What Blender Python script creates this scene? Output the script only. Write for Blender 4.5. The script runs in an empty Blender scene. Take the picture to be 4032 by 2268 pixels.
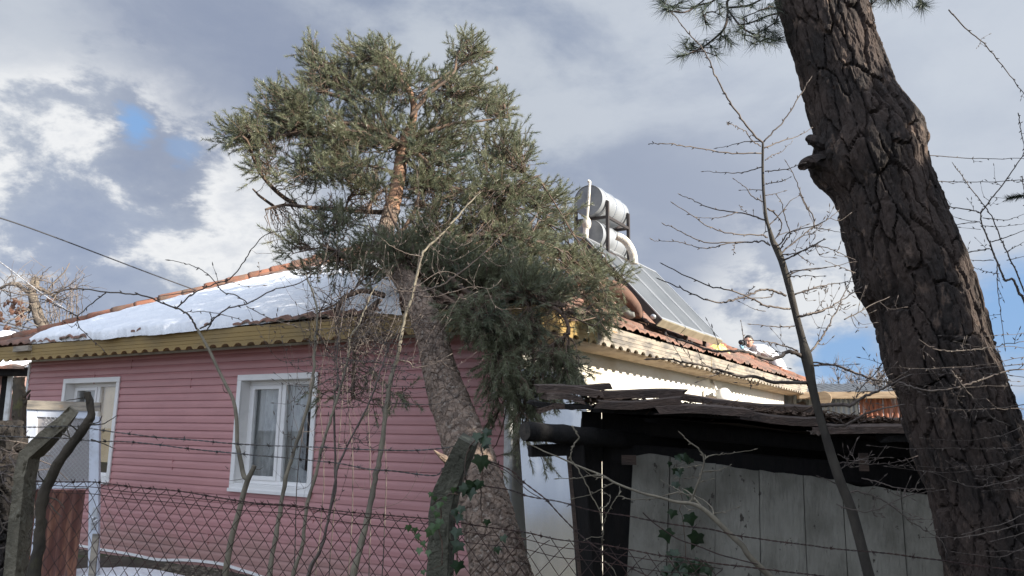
import bpy, math, random
import numpy as np
from mathutils import Vector, noise as mnoise
random.seed(7); RNG = np.random.default_rng(7)
sc = bpy.context.scene
R = math.radians

# ------------------------------------------------------------------ camera
FPX = 3050.0; PITCH = R(10.6); ROLL = R(0.88); CZ = 1.7
FW = np.array([0, math.cos(PITCH), math.sin(PITCH)])
_u = np.array([0, -math.sin(PITCH), math.cos(PITCH)]); _r = np.array([1.0, 0, 0])
RT = _r * math.cos(ROLL) + _u * math.sin(ROLL)
UP = _u * math.cos(ROLL) - _r * math.sin(ROLL)
cam = bpy.data.cameras.new('camera'); camo = bpy.data.objects.new('camera', cam)
sc.collection.objects.link(camo); sc.camera = camo
cam.sensor_width = 36.0; cam.lens = FPX / 4032 * 36.0
cam.clip_start = 0.05; cam.clip_end = 5000
from mathutils import Matrix
camo.matrix_world = Matrix(((RT[0], UP[0], -FW[0], 0), (RT[1], UP[1], -FW[1], 0), (RT[2], UP[2], -FW[2], CZ), (0, 0, 0, 1)))

# ------------------------------------------------------------------ light
# house axes: U runs along the pink front to the left, V along the white side to the back
U = np.array([-0.8505, 0.526, 0]); V = np.array([0.526, 0.8505, 0]); NF = -V; NS = -U
ZV = np.array([0, 0, 1.0])
SUN_EL = R(24)
_s = NS * 0.995 - NF * 0.10; _s /= np.linalg.norm(_s)
SUN = np.array([_s[0] * math.cos(SUN_EL), _s[1] * math.cos(SUN_EL), math.sin(SUN_EL)])
sun = bpy.data.lights.new('sun', 'SUN'); suno = bpy.data.objects.new('sun', sun)
sc.collection.objects.link(suno)
sun.energy = 5.0; sun.angle = R(0.6); sun.color = (1.0, 0.93, 0.82)
suno.rotation_euler = Vector(SUN).to_track_quat('Z', 'Y').to_euler()

sc.view_settings.view_transform = 'Standard'; sc.view_settings.look = 'None'
sc.view_settings.exposure = 0.95; sc.view_settings.gamma = 1.0

def rayd(px, py):
    return FW * FPX + RT * (px - 2016) - UP * (py - 1134)
def pdir(px, py):
    d = rayd(px, py); return d / np.linalg.norm(d)

world = bpy.data.worlds.new('World'); sc.world = world; world.use_nodes = True
wn = world.node_tree.nodes; wl = world.node_tree.links; wn.clear()
def W(t, **k):
    n = wn.new(t)
    for a, b in k.items():
        if a == 'inp':
            for i, v in b.items(): n.inputs[i].default_value = v
        else: setattr(n, a, b)
    return n
def wmath(op, a, b=None, c=None, clamp=False):
    n = W('ShaderNodeMath', operation=op, use_clamp=clamp)
    for i, x in enumerate((a, b, c)):
        if x is None: continue
        if isinstance(x, (int, float)): n.inputs[i].default_value = x
        else: wl.new(x, n.inputs[i])
    return n.outputs[0]
def wmix(f, a, b):
    n = W('ShaderNodeMix', data_type='RGBA', clamp_factor=True)
    if isinstance(f, (int, float)): n.inputs[0].default_value = f
    else: wl.new(f, n.inputs[0])
    for i, x in ((6, a), (7, b)):
        if isinstance(x, tuple): n.inputs[i].default_value = (*x, 1)
        else: wl.new(x, n.inputs[i])
    return n.outputs[2]
def wsmooth(x, a, b):
    n = W('ShaderNodeMapRange', interpolation_type='SMOOTHSTEP'); wl.new(x, n.inputs[0])
    n.inputs[1].default_value = a; n.inputs[2].default_value = b
    return n.outputs[0]
tc = W('ShaderNodeTexCoord'); DIR = tc.outputs['Generated']
nrm = W('ShaderNodeVectorMath', operation='NORMALIZE'); wl.new(DIR, nrm.inputs[0]); DIR = nrm.outputs[0]
sep = W('ShaderNodeSeparateXYZ'); wl.new(DIR, sep.inputs[0])
zc = wmath('ADD', wmath('MAXIMUM', sep.outputs[2], 0.0), 0.30)
cmb = W('ShaderNodeCombineXYZ')
wl.new(wmath('DIVIDE', sep.outputs[0], zc), cmb.inputs[0]); wl.new(wmath('DIVIDE', sep.outputs[1], zc), cmb.inputs[1])
def wnoise(scale, detail, rough, dist=0.0, off=(0, 0, 0), src=None):
    mp = W('ShaderNodeMapping'); wl.new(src or cmb.outputs[0], mp.inputs[0]); mp.inputs[1].default_value = off
    n = W('ShaderNodeTexNoise'); wl.new(mp.outputs[0], n.inputs['Vector'])
    n.inputs['Scale'].default_value = scale; n.inputs['Detail'].default_value = detail
    n.inputs['Roughness'].default_value = rough; n.inputs['Distortion'].default_value = dist
    return n.outputs[0]
def wdir(px, py, a0, a1, nz=None, amt=0.0):
    """1 near the sky direction of a photo pixel, falling off between the angles a0 < a1 (degrees)."""
    d = W('ShaderNodeVectorMath', operation='DOT_PRODUCT'); wl.new(DIR, d.inputs[0]); d.inputs[1].default_value = tuple(pdir(px, py))
    ang = wmath('MULTIPLY', wmath('ARCCOSINE', d.outputs['Value']), 57.2958)
    if nz is not None: ang = wmath('ADD', ang, wmath('MULTIPLY', wmath('SUBTRACT', nz, 0.5), amt))
    return wsmooth(ang, a1, a0)
sky = W('ShaderNodeTexSky', sky_type='NISHITA', sun_disc=False)
sky.sun_elevation = SUN_EL; sky.sun_rotation = math.atan2(SUN[0], SUN[1]); sky.air_density = 1.0; sky.dust_density = 1.2
skyc = W('ShaderNodeVectorMath', operation='SCALE'); wl.new(sky.outputs[0], skyc.inputs[0]); skyc.inputs[3].default_value = 0.085
sv3 = W('ShaderNodeVectorMath', operation='MULTIPLY'); wl.new(DIR, sv3.inputs[0]); sv3.inputs[1].default_value = (1.0, 1.0, 1.9)
n1 = wnoise(1.7, 6, 0.5, 0.3, (3.1, 1.7, 0.6), sv3.outputs[0])
n2 = wnoise(4.2, 10, 0.58, 0.25, (0.4, 5.2, 1.1), sv3.outputs[0])
n3 = wnoise(9.0, 10, 0.62, 0.2, (7.4, 2.2, 0.3), sv3.outputs[0])
big = wmath('ADD', wmath('ADD', wmath('MULTIPLY', n1, 0.42), wmath('MULTIPLY', n2, 0.38)), wmath('MULTIPLY', n3, 0.2))
base = wmix(wsmooth(big, 0.42, 0.57), (0.265, 0.318, 0.43), (0.50, 0.545, 0.615))
base = wmix(wmath('MULTIPLY', wdir(3800, 250, 10, 32, n1, 14), 0.75), base, (0.555, 0.605, 0.685))      # thinner cloud, upper right
base = wmix(wmath('MULTIPLY', wdir(100, 60, 2, 10, n2, 10), 0.4), base, (0.52, 0.56, 0.63))
base = wmix(wmath('MULTIPLY', wdir(2750, 950, 2, 13, n2, 14), 0.65), base, (0.285, 0.33, 0.44))  # dark bank over the roof
base = wmix(wmath('MULTIPLY', wdir(900, 330, 3, 15, n2, 20), 0.75), base, (0.27, 0.315, 0.425))     # dark bank over the cumulus
base = wmix(wmath('MULTIPLY', wdir(250, 1130, 2, 10, n3, 10), 0.6), base, (0.30, 0.36, 0.50))
cn = wmath('ADD', wmath('MULTIPLY', n2, 0.55), wmath('MULTIPLY', n3, 0.45))
cum = wmath('MULTIPLY', wsmooth(cn, 0.455, 0.535),
            wmath('MAXIMUM', wmath('MAXIMUM', wdir(230, 690, 5, 11, n2, 14), wmath('MULTIPLY', wdir(20, 500, 1, 6), 0.8)), wdir(780, 930, 4, 11, n2, 12)))
base = wmix(cum, base, (0.84, 0.85, 0.86))
base = wmix(wmath('MULTIPLY', wsmooth(cn, 0.50, 0.62), wmath('MULTIPLY', cum, 0.6)), base, (0.50, 0.54, 0.62))
low = wmath('MULTIPLY', wsmooth(n3, 0.40, 0.56), wdir(3150, 1270, 4, 10, n2, 8))
base = wmix(wmath('MULTIPLY', low, 0.9), base, (0.76, 0.78, 0.80))
gap = wmath('MAXIMUM', wmath('MULTIPLY', wdir(540, 500, 0.1, 1.3, n3, 5), 0.9), wmath('MULTIPLY', wdir(720, 590, 0.1, 1.2, n3, 6), 0.4))
gap = wmath('MAXIMUM', gap, wmath('MULTIPLY', wdir(3990, 1290, 2.0, 6.0, n3, 6), 0.95))
gap = wmath('MAXIMUM', gap, wmath('MULTIPLY', wdir(3330, 1450, 1.0, 3.6, n3, 6), 0.95))
gap = wmath('MAXIMUM', gap, wmath('MULTIPLY', wdir(4032, 1640, 0.5, 3.0, n3, 3), 0.9))
blue = W('ShaderNodeMix', data_type='RGBA'); blue.inputs[0].default_value = 0.75
wl.new(skyc.outputs[0], blue.inputs[6]); blue.inputs[7].default_value = (0.25, 0.46, 0.82, 1)
base = wmix(gap, base, blue.outputs[2])
# the cloud deck is thinner and brighter behind the viewer and towards the sun
back = wsmooth(wmath('MULTIPLY', sep.outputs[1], -1.0), -0.35, 0.75)
sd = W('ShaderNodeVectorMath', operation='DOT_PRODUCT'); wl.new(DIR, sd.inputs[0]); sd.inputs[1].default_value = tuple(SUN)
glow = wsmooth(sd.outputs['Value'], 0.72, 1.0)
zen = wsmooth(sep.outputs[2], 0.55, 1.0)
gain = wmath('ADD', wmath('ADD', wmath('ADD', 1.0, wmath('MULTIPLY', back, 1.6)), wmath('MULTIPLY', glow, 1.2)), wmath('MULTIPLY', zen, 0.35))
fin = W('ShaderNodeVectorMath', operation='SCALE'); wl.new(base, fin.inputs[0]); wl.new(gain, fin.inputs[3])
bg = W('ShaderNodeBackground'); wl.new(fin.outputs[0], bg.inputs[0]); bg.inputs[1].default_value = 0.56
wo = W('ShaderNodeOutputWorld'); wl.new(bg.outputs[0], wo.inputs[0])

# ------------------------------------------------------------------ photo geometry helpers
CAMP = np.array([0, 0, CZ])
def P(px, py, Y):
    d = rayd(px, py); return CAMP + d * (Y / d[1])
def onpl(px, py, p0, n):
    d = rayd(px, py); return CAMP + d * (((p0 - CAMP) @ n) / (d @ n))
def PL(s, ox=0.0, oy=0.0, k=1.0):
    """photo polyline 'x,y x,y ...' measured in an enlarged crop at (ox, oy) with scale k"""
    return [(ox + float(a.split(',')[0]) / k, oy + float(a.split(',')[1]) / k) for a in s.split()]
def vn(p, scale=1.0):
    """vectorised value noise, p (N,3) -> (N,) in 0..1"""
    p = np.asarray(p, float) * scale
    i = np.floor(p).astype(np.int64); f = p - i; f = f * f * (3 - 2 * f)
    def h(a):
        n = (a[:, 0] * 374761393 + a[:, 1] * 668265263 + a[:, 2] * 2147483647) & 0x7fffffff
        n = ((n ^ (n >> 13)) * 1274126177) & 0x7fffffff
        return ((n ^ (n >> 16)) & 0xffff) / 65535.0
    r = 0
    for dx in (0, 1):
        for dy in (0, 1):
            for dz in (0, 1):
                w = (f[:, 0] if dx else 1 - f[:, 0]) * (f[:, 1] if dy else 1 - f[:, 1]) * (f[:, 2] if dz else 1 - f[:, 2])
                r = r + w * h(i + np.array([dx, dy, dz]))
    return r
def fbm(p, scale, oct=4, gain=0.5):
    a = 1.0; s = 0; t = 0
    for o in range(oct):
        s = s + a * vn(np.asarray(p) + o * 17.3, scale * 2 ** o); t += a; a *= gain
    return s / t
def worley2(p, jit=0.9, wrap=None):
    """F1, F2, cell hash for 2-D points (unit cells); wrap = period in x"""
    i = np.floor(p).astype(np.int64); f1 = np.full(len(p), 9.0); f2 = f1.copy(); ch = np.zeros(len(p))
    def hh(a, b, s):
        n = (a * 73856093 ^ b * 19349663 ^ s * 83492791) & 0x7fffffff
        n = ((n ^ (n >> 13)) * 1274126177) & 0x7fffffff
        return ((n ^ (n >> 15)) & 0xffff) / 65535.0
    for dx in (-1, 0, 1):
        for dy in (-1, 0, 1):
            cx = i[:, 0] + dx; cy = i[:, 1] + dy
            hx = cx % wrap if wrap else cx
            qx = cx + 0.5 + jit * (hh(hx, cy, 1) - 0.5); qy = cy + 0.5 + jit * (hh(hx, cy, 2) - 0.5)
            d = np.hypot(p[:, 0] - qx, p[:, 1] - qy); c = hh(hx, cy, 3)
            n = d < f1
            f2 = np.where(n, f1, np.minimum(f2, d)); ch = np.where(n, c, ch); f1 = np.where(n, d, f1)
    return f1, f2, ch
def spline(pts, step=None, n=None):
    """Catmull-Rom resample of (k,d) points"""
    p = np.asarray(pts, float)
    if len(p) == 2:
        m = n or 4; t = np.linspace(0, 1, m)[:, None]; return p[0] * (1 - t) + p[1] * t
    e = np.vstack([2 * p[0] - p[1], p, 2 * p[-1] - p[-2]]); out = []
    per = max(2, (n or len(p) * 5) // (len(p) - 1))
    for k in range(len(p) - 1):
        a, b, c, d = e[k:k + 4]; t = np.linspace(0, 1, per, endpoint=False)[:, None]
        out.append(0.5 * (2 * b + (c - a) * t + (2 * a - 5 * b + 4 * c - d) * t ** 2 + (3 * b - a - 3 * c + d) * t ** 3))
    out.append(p[-1:]); return np.vstack(out)

# ------------------------------------------------------------------ mesh collecting
class MB:
    def __init__(s): s.v = []; s.q = []; s.t = []; s.uvq = []; s.uvt = []; s.n = 0; s.ng = []; s.mi = 0
    def add(s, v, q=None, t=None, uv=None):
        v = np.asarray(v, float).reshape(-1, 3); s.v.append(v)
        if q is not None and len(q): q = np.asarray(q, np.int64); s.q.append(q + s.n); s.uvq.append(uv[q] if uv is not None else np.zeros((len(q), 4, 2)))
        if t is not None and len(t): t = np.asarray(t, np.int64); s.t.append(t + s.n); s.uvt.append(uv[t] if uv is not None else np.zeros((len(t), 3, 2)))
        s.n += len(v); return s
    def box(s, o, a, b, c):
        """box from corner o with edge vectors a, b, c"""
        o, a, b, c = (np.asarray(x, float) for x in (o, a, b, c))
        v = np.array([o, o + a, o + a + b, o + b, o + c, o + a + c, o + a + b + c, o + b + c])
        q = [[0, 3, 2, 1], [4, 5, 6, 7], [0, 1, 5, 4], [1, 2, 6, 5], [2, 3, 7, 6], [3, 0, 4, 7]]
        if np.dot(np.cross(a, b), c) < 0: q = [x[::-1] for x in q]
        return s.add(v, q)
    def cbox(s, c, a, b, d):
        c, a, b, d = (np.asarray(x, float) for x in (c, a, b, d)); return s.box(c - a / 2 - b / 2 - d / 2, a, b, d)
    def bar(s, p, q, w, h, up=(0, 0, 1)):
        p = np.asarray(p, float); q = np.asarray(q, float); d = q - p; L = np.linalg.norm(d); d = d / L
        x = np.cross(d, up); x = x / np.linalg.norm(x); y = np.cross(x, d)
        return s.box(p - x * w / 2 - y * h / 2, x * w, y * h, d * L)
    def tube(s, pts, r, n=8, cap=True, uv=True):
        p = np.asarray(pts, float); m = len(p); r = np.broadcast_to(np.asarray(r, float), (m,))
        d = np.gradient(p, axis=0); d /= np.linalg.norm(d, axis=1)[:, None] + 1e-12
        a = np.array([0, 0, 1.0]) if abs(d[0][2]) < 0.9 else np.array([1.0, 0, 0])
        X = np.zeros_like(p); x = np.cross(d[0], a); x /= np.linalg.norm(x)
        for i in range(m):
            x = x - d[i] * np.dot(x, d[i]); x /= np.linalg.norm(x) + 1e-12; X[i] = x
        Yv = np.cross(d, X)
        th = np.linspace(0, 2 * np.pi, n, endpoint=False)
        v = p[:, None, :] + r[:, None, None] * (np.cos(th)[None, :, None] * X[:, None, :] + np.sin(th)[None, :, None] * Yv[:, None, :])
        v = v.reshape(-1, 3)
        i = np.arange(m - 1)[:, None] * n; j = np.arange(n)[None, :]; k = (j + 1) % n
        q = np.stack([i + j, i + k, i + n + k, i + n + j], -1).reshape(-1, 4)
        L = np.concatenate([[0], np.cumsum(np.linalg.norm(np.diff(p, axis=0), axis=1))])
        uvs = np.stack([np.tile(th, m) * np.repeat(r, n), np.repeat(L, n)], -1)
        t = None
        if cap:
            v = np.vstack([v, p[:1], p[-1:]]); uvs = np.vstack([uvs, [[0, 0], [0, L[-1]]]]); c0 = m * n
            jj = np.arange(n); kk = (jj + 1) % n
            t = np.vstack([np.stack([np.full(n, c0), kk, jj], -1), np.stack([np.full(n, c0 + 1), (m - 1) * n + jj, (m - 1) * n + kk], -1)])
        return s.add(v, q, t, uvs)
    def cyl(s, a, b, r, n=24): return s.tube([a, b], r, n)
    def grid(s, pts, uv=None):
        """(m,n,3) grid of points"""
        m, n = pts.shape[:2]; i = np.arange(m - 1)[:, None] * n; j = np.arange(n - 1)[None, :]
        q = np.stack([i + j, i + n + j, i + n + j + 1, i + j + 1], -1).reshape(-1, 4)
        return s.add(pts.reshape(-1, 3), q, uv=None if uv is None else uv.reshape(-1, 2))
    def prism(s, poly, d):
        """polygon (k,3) extruded by vector d"""
        p = np.asarray(poly, float); k = len(p); d = np.asarray(d, float)
        s.ng.append([s.n + i for i in range(k)][::-1]); s.ng.append([s.n + k + i for i in range(k)])
        i = np.arange(k); j = (i + 1) % k
        return s.add(np.vstack([p, p + d]), np.stack([i, j, k + j, k + i], -1))
    def ball(s, c, r, n=10, m=6, sq=(1, 1, 1)):
        th = np.linspace(0, 2 * np.pi, n, endpoint=False); ph = np.linspace(-np.pi / 2, np.pi / 2, m + 1)[1:-1]
        v = [[0, 0, -1]] + [[math.cos(b) * math.cos(a), math.cos(b) * math.sin(a), math.sin(b)] for b in ph for a in th] + [[0, 0, 1]]
        v = np.array(v) * r * np.array(sq) + np.asarray(c)
        q = []; t = []; L = len(v) - 1
        for a in range(n):
            b = (a + 1) % n; t.append([0, 1 + b, 1 + a]); o = 1 + (m - 2) * n; t.append([L, o + a, o + b])
            for k in range(m - 2): q.append([1 + k * n + a, 1 + k * n + b, 1 + (k + 1) * n + b, 1 + (k + 1) * n + a])
        return s.add(v, q, t)
    def build(s, name, m, parent=None, smooth=False, bevel=0.0, loc=None):
        v = np.vstack(s.v); me = bpy.data.meshes.new(name)
        root = parent
        while root is not None and root.parent is not None: root = root.parent
        if root is not None: org = np.array(root.location)
        elif loc is not None: org = np.array(loc)
        else: org = np.array([(v[:, 0].min() + v[:, 0].max()) / 2, (v[:, 1].min() + v[:, 1].max()) / 2, v[:, 2].min()])
        v = v - org
        q = np.vstack(s.q) if s.q else np.zeros((0, 4), np.int64); t = np.vstack(s.t) if s.t else np.zeros((0, 3), np.int64)
        ngl = sum((g for g in s.ng), [])
        loops = np.concatenate([q.ravel(), t.ravel(), np.array(ngl, np.int64)])
        tot = np.concatenate([np.full(len(q), 4), np.full(len(t), 3), np.array([len(g) for g in s.ng], np.int64)]).astype(np.int64)
        st = np.concatenate([[0], np.cumsum(tot)[:-1]])
        me.vertices.add(len(v)); me.vertices.foreach_set('co', v.ravel())
        me.loops.add(len(loops)); me.loops.foreach_set('vertex_index', loops.astype(np.int32))
        me.polygons.add(len(tot)); me.polygons.foreach_set('loop_start', st.astype(np.int32)); me.polygons.foreach_set('loop_total', tot.astype(np.int32))
        uv = np.concatenate([(np.concatenate(s.uvq).reshape(-1, 2) if s.uvq else np.zeros((0, 2))), (np.concatenate(s.uvt).reshape(-1, 2) if s.uvt else np.zeros((0, 2))), np.zeros((len(ngl), 2))])
        me.uv_layers.new(name='UVMap').data.foreach_set('uv', uv.ravel())
        me.update(calc_edges=True); me.validate()
        me.polygons.foreach_set('use_smooth', np.full(len(me.polygons), bool(smooth)))
        me.materials.append(m)
        o = bpy.data.objects.new(name, me); sc.collection.objects.link(o)
        if parent is not None: o.parent = parent
        else: o.location = org
        if bevel:
            b = o.modifiers.new('bevel', 'BEVEL'); b.width = bevel; b.segments = 2; b.limit_method = 'ANGLE'
        return o
def tag(o, label, cat, group=None, kind=None):
    o['label'] = label; o['category'] = cat
    if group: o['group'] = group
    if kind: o['kind'] = kind
    return o
def thing(name, loc, label, cat, group=None):
    o = bpy.data.objects.new(name, None); sc.collection.objects.link(o); o.empty_display_size = 0.2
    o.location = tuple(float(x) for x in loc); return tag(o, label, cat, group)
def structure(o): o['kind'] = 'structure'; return o

# ------------------------------------------------------------------ materials
def mat(name, col, rough=0.7, col2=None, nscale=4.0, stretch=(1, 1, 1), lo=0.35, hi=0.65, bump=0.0, bscale=20.0, metal=0.0, spec=0.5,
        coord='Object', col3=None, n3scale=12.0, lo3=0.5, hi3=0.7, detail=6, rot=(0, 0, 0), trans=0.0, sss=0.0, bstretch=None):
    m = bpy.data.materials.new(name); m.use_nodes = True; nt = m.node_tree; N = nt.nodes; L = nt.links
    b = N['Principled BSDF']; b.inputs['Roughness'].default_value = rough; b.inputs['Metallic'].default_value = metal
    b.inputs['Specular IOR Level'].default_value = spec; b.inputs['Base Color'].default_value = (*col, 1)
    tcn = N.new('ShaderNodeTexCoord')
    def nz(scale, st, det=detail):
        mp = N.new('ShaderNodeMapping'); mp.inputs['Scale'].default_value = st; mp.inputs['Rotation'].default_value = rot
        L.new(tcn.outputs[coord], mp.inputs[0])
        n = N.new('ShaderNodeTexNoise'); L.new(mp.outputs[0], n.inputs['Vector']); n.inputs['Scale'].default_value = scale
        n.inputs['Detail'].default_value = det; n.inputs['Roughness'].default_value = 0.6; return n.outputs[0]
    def ramp(f, a, c):
        r = N.new('ShaderNodeMapRange'); r.interpolation_type = 'SMOOTHSTEP'; L.new(f, r.inputs[0]); r.inputs[1].default_value = a; r.inputs[2].default_value = c; return r.outputs[0]
    def mix(f, a, c):
        x = N.new('ShaderNodeMix'); x.data_type = 'RGBA'; L.new(f, x.inputs[0])
        if isinstance(a, tuple): x.inputs[6].default_value = (*a, 1)
        else: L.new(a, x.inputs[6])
        x.inputs[7].default_value = (*c, 1); return x.outputs[2]
    c = col
    if col2 is not None: c = mix(ramp(nz(nscale, stretch), lo, hi), c, col2)
    if col3 is not None: c = mix(ramp(nz(n3scale, stretch), lo3, hi3), c, col3)
    if not isinstance(c, tuple): L.new(c, b.inputs['Base Color'])
    if bump:
        bn = N.new('ShaderNodeBump'); bn.inputs['Strength'].default_value = bump; bn.inputs['Distance'].default_value = 0.02
        L.new(nz(bscale, bstretch or stretch), bn.inputs['Height']); L.new(bn.outputs[0], b.inputs['Normal'])
    if trans: b.inputs['Transmission Weight'].default_value = trans
    return m
# ------------------------------------------------------------------ material palette
M = {}
M['pink'] = mat('pink_siding', (0.52, 0.248, 0.240), 0.42, (0.45, 0.212, 0.208), 1.6, (1, 1, 4), 0.3, 0.75, bump=0.05, bscale=55, col3=(0.46, 0.235, 0.225), n3scale=7, lo3=0.60, hi3=0.85)
M['upvc'] = mat('white_upvc', (0.82, 0.80, 0.77), 0.35, (0.70, 0.69, 0.66), 3, (1, 1, 2), 0.5, 0.8)
M['trim'] = mat('white_trim', (0.74, 0.74, 0.72), 0.5, (0.48, 0.46, 0.42), 5, (1, 1, 1), 0.45, 0.75)
M['plaster'] = mat('white_plaster', (0.80, 0.76, 0.66), 0.9, (0.66, 0.58, 0.44), 1.1, (1, 1, 2), 0.45, 0.75, bump=0.25, bscale=22, col3=(0.50, 0.43, 0.33), n3scale=3.0, lo3=0.62, hi3=0.85)
M['yellow'] = mat('yellow_board', (0.31, 0.205, 0.068), 0.6, (0.22, 0.155, 0.065), 1.5, (1, 1, 3), 0.4, 0.75, bump=0.15, bscale=30, col3=(0.20, 0.13, 0.05), n3scale=5, lo3=0.58, hi3=0.8)
M['weathered'] = mat('weathered_board', (0.36, 0.31, 0.245), 0.85, (0.15, 0.135, 0.12), 2.2, (1, 1, 5), 0.42, 0.66, bump=0.35, bscale=25, col3=(0.38, 0.20, 0.07), n3scale=4.0, lo3=0.6, hi3=0.78)
M['moulding'] = mat('raw_pine_moulding', (0.35, 0.255, 0.16), 0.8, (0.22, 0.15, 0.09), 3, (1, 1, 8), 0.35, 0.7, bump=0.3, bscale=25)
M['soffit'] = mat('soffit', (0.30, 0.22, 0.12), 0.9)
M['tile'] = mat('clay_tile', (0.255, 0.132, 0.092), 0.85, (0.15, 0.11, 0.088), 2.0, (1, 1, 1), 0.38, 0.66, bump=0.5, bscale=45, col3=(0.34, 0.18, 0.12), n3scale=9, lo3=0.55, hi3=0.75)
M['cap'] = mat('clay_ridge_cap', (0.27, 0.115, 0.07), 0.85, (0.14, 0.095, 0.07), 3.0, (1, 1, 1), 0.40, 0.66, bump=0.4, bscale=40)
M['snow'] = mat('snow', (0.88, 0.89, 0.91), 0.75, (0.76, 0.78, 0.82), 2.2, (1, 1, 1), 0.4, 0.8, bump=0.8, bscale=14, col3=(0.52, 0.50, 0.46), n3scale=16, lo3=0.66, hi3=0.71)
M['metalsheet'] = mat('polished_metal_sheet', (0.66, 0.70, 0.76), 0.13, (0.54, 0.58, 0.65), 1.2, (1, 1, 0.35), 0.35, 0.7, bump=0.10, bscale=3.0, metal=0.95)
M['dark'] = mat('room_shade_black', (0.012, 0.012, 0.013), 0.9)  # near-black colour stands in for the shade inside the rooms
M['curtain'] = mat('lace_curtain', (0.44, 0.45, 0.45), 0.9, (0.24, 0.25, 0.26), 9, (1, 1, 0.4), 0.4, 0.7)
M['tan_reflection'] = mat('tan_reflection_sheet', (0.92, 0.70, 0.44), 0.9, (0.80, 0.58, 0.34), 3, (1, 1, 1), 0.4, 0.7)  # tan of a building reflected in the glass, put into a sheet's colour
def glassmat(name, mixv=0.16, tint=(0.55, 0.60, 0.60)):
    m = bpy.data.materials.new(name); m.use_nodes = True; N = m.node_tree.nodes; L = m.node_tree.links; N.clear()
    t = N.new('ShaderNodeBsdfTransparent'); t.inputs[0].default_value = (*tint, 1)
    g = N.new('ShaderNodeBsdfGlossy'); g.inputs['Roughness'].default_value = 0.02
    f0 = N.new('ShaderNodeLayerWeight'); f0.inputs[0].default_value = 0.5
    f = N.new('ShaderNodeMath'); f.operation = 'POWER'; L.new(f0.outputs['Facing'], f.inputs[0]); f.inputs[1].default_value = 3.0
    a = N.new('ShaderNodeMath'); a.operation = 'ADD'; L.new(f.outputs[0], a.inputs[0]); a.inputs[1].default_value = mixv
    x = N.new('ShaderNodeMixShader'); L.new(a.outputs[0], x.inputs[0]); L.new(t.outputs[0], x.inputs[1]); L.new(g.outputs[0], x.inputs[2])
    o = N.new('ShaderNodeOutputMaterial'); L.new(x.outputs[0], o.inputs[0]); return m
M['glass'] = glassmat('window_glass', 0.045, (0.95, 0.96, 0.96))

def splash(m, z0, z1, col, amt, scale, stretch):
    """mud splash and fading: a noisy stain whose upper edge lies between z0 and z1 above the ground"""
    N = m.node_tree.nodes; L = m.node_tree.links; b = N['Principled BSDF']; src = b.inputs['Base Color'].links[0].from_socket
    tc_ = N.new('ShaderNodeTexCoord'); sp = N.new('ShaderNodeSeparateXYZ'); L.new(tc_.outputs['Object'], sp.inputs[0])
    mp = N.new('ShaderNodeMapping'); mp.inputs['Scale'].default_value = stretch; L.new(tc_.outputs['Object'], mp.inputs[0])
    n = N.new('ShaderNodeTexNoise'); n.inputs['Scale'].default_value = scale; n.inputs['Detail'].default_value = 8; L.new(mp.outputs[0], n.inputs['Vector'])
    a = N.new('ShaderNodeMath'); a.operation = 'MULTIPLY_ADD'; L.new(n.outputs[0], a.inputs[0]); a.inputs[1].default_value = -(z1 - z0) * 2; L.new(sp.outputs[2], a.inputs[2])
    k = N.new('ShaderNodeMapRange'); k.interpolation_type = 'SMOOTHSTEP'; L.new(a.outputs[0], k.inputs[0]); k.inputs[1].default_value = z0; k.inputs[2].default_value = z0 - (z1 - z0); k.inputs[4].default_value = amt
    x = N.new('ShaderNodeMix'); x.data_type = 'RGBA'; L.new(k.outputs[0], x.inputs[0]); L.new(src, x.inputs[6]); x.inputs[7].default_value = (*col, 1); L.new(x.outputs[2], b.inputs['Base Color'])
splash(M['pink'], 0.12, 0.5, (0.30, 0.20, 0.15), 0.5, 1.6, (1, 1, 0.6))
# ------------------------------------------------------------------ ground
M['soil'] = mat('soil', (0.055, 0.045, 0.033), 0.95, (0.10, 0.085, 0.06), 3, (1, 1, 1), 0.4, 0.7, bump=0.8, bscale=12, col3=(0.045, 0.07, 0.018), n3scale=1.3, lo3=0.52, hi3=0.66)
g = MB()
xs = np.concatenate([np.linspace(-900, -16, 24)[:-1], np.linspace(-16, 16, 129), np.linspace(16, 900, 24)[1:]])
ys = np.concatenate([np.linspace(-300, -8, 14)[:-1], np.linspace(-8, 24, 129), np.linspace(24, 1500, 30)[1:]])
X, Y = np.meshgrid(xs, ys, indexing='ij'); pp = np.stack([X, Y, np.zeros_like(X)], -1)
near = np.clip(1 - np.hypot(X, Y - 8) / 20, 0, 1)
pp[..., 2] = -0.02 + near * 0.07 * (fbm(pp.reshape(-1, 3), 0.9, 3).reshape(X.shape) - 0.5)
g.grid(pp); structure(g.build('ground', M['soil'], smooth=True, loc=(0, 0, 0)))

# ------------------------------------------------------------------ house frame of reference
C0 = onpl(2003, 1760, np.array([-2.98983614, 9.67460249, 0]), NF); C0[2] = 0
LW = 9.153; LS = 12.05
def H(s, o, z): return C0 + U * s + NF * o + ZV * z      # front: s to the left, o outwards
def S(t, o, z): return C0 + V * t + NS * o + ZV * z      # side: t to the back, o outwards
def Hpx(px, py, o=0.0):
    p = onpl(px, py, C0 + NF * o, NF); return (p - C0) @ U, p[2]
def Spx(px, py, o=0.0):
    p = onpl(px, py, C0 + NS * o, NS); return (p - C0) @ V, p[2]
house = thing('house', H(LW / 2, 0, 0), 'low house with pink clapboard front, white sunlit side wall and red tiled hip roof', 'house')
def HB(mb, s0, s1, o0, o1, z0, z1): mb.box(H(s0, o0, z0), U * (s1 - s0), NF * (o1 - o0), ZV * (z1 - z0))
def SB(mb, t0, t1, o0, o1, z0, z1): mb.box(S(t0, o0, z0), V * (t1 - t0), NS * (o1 - o0), ZV * (z1 - z0))

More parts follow.
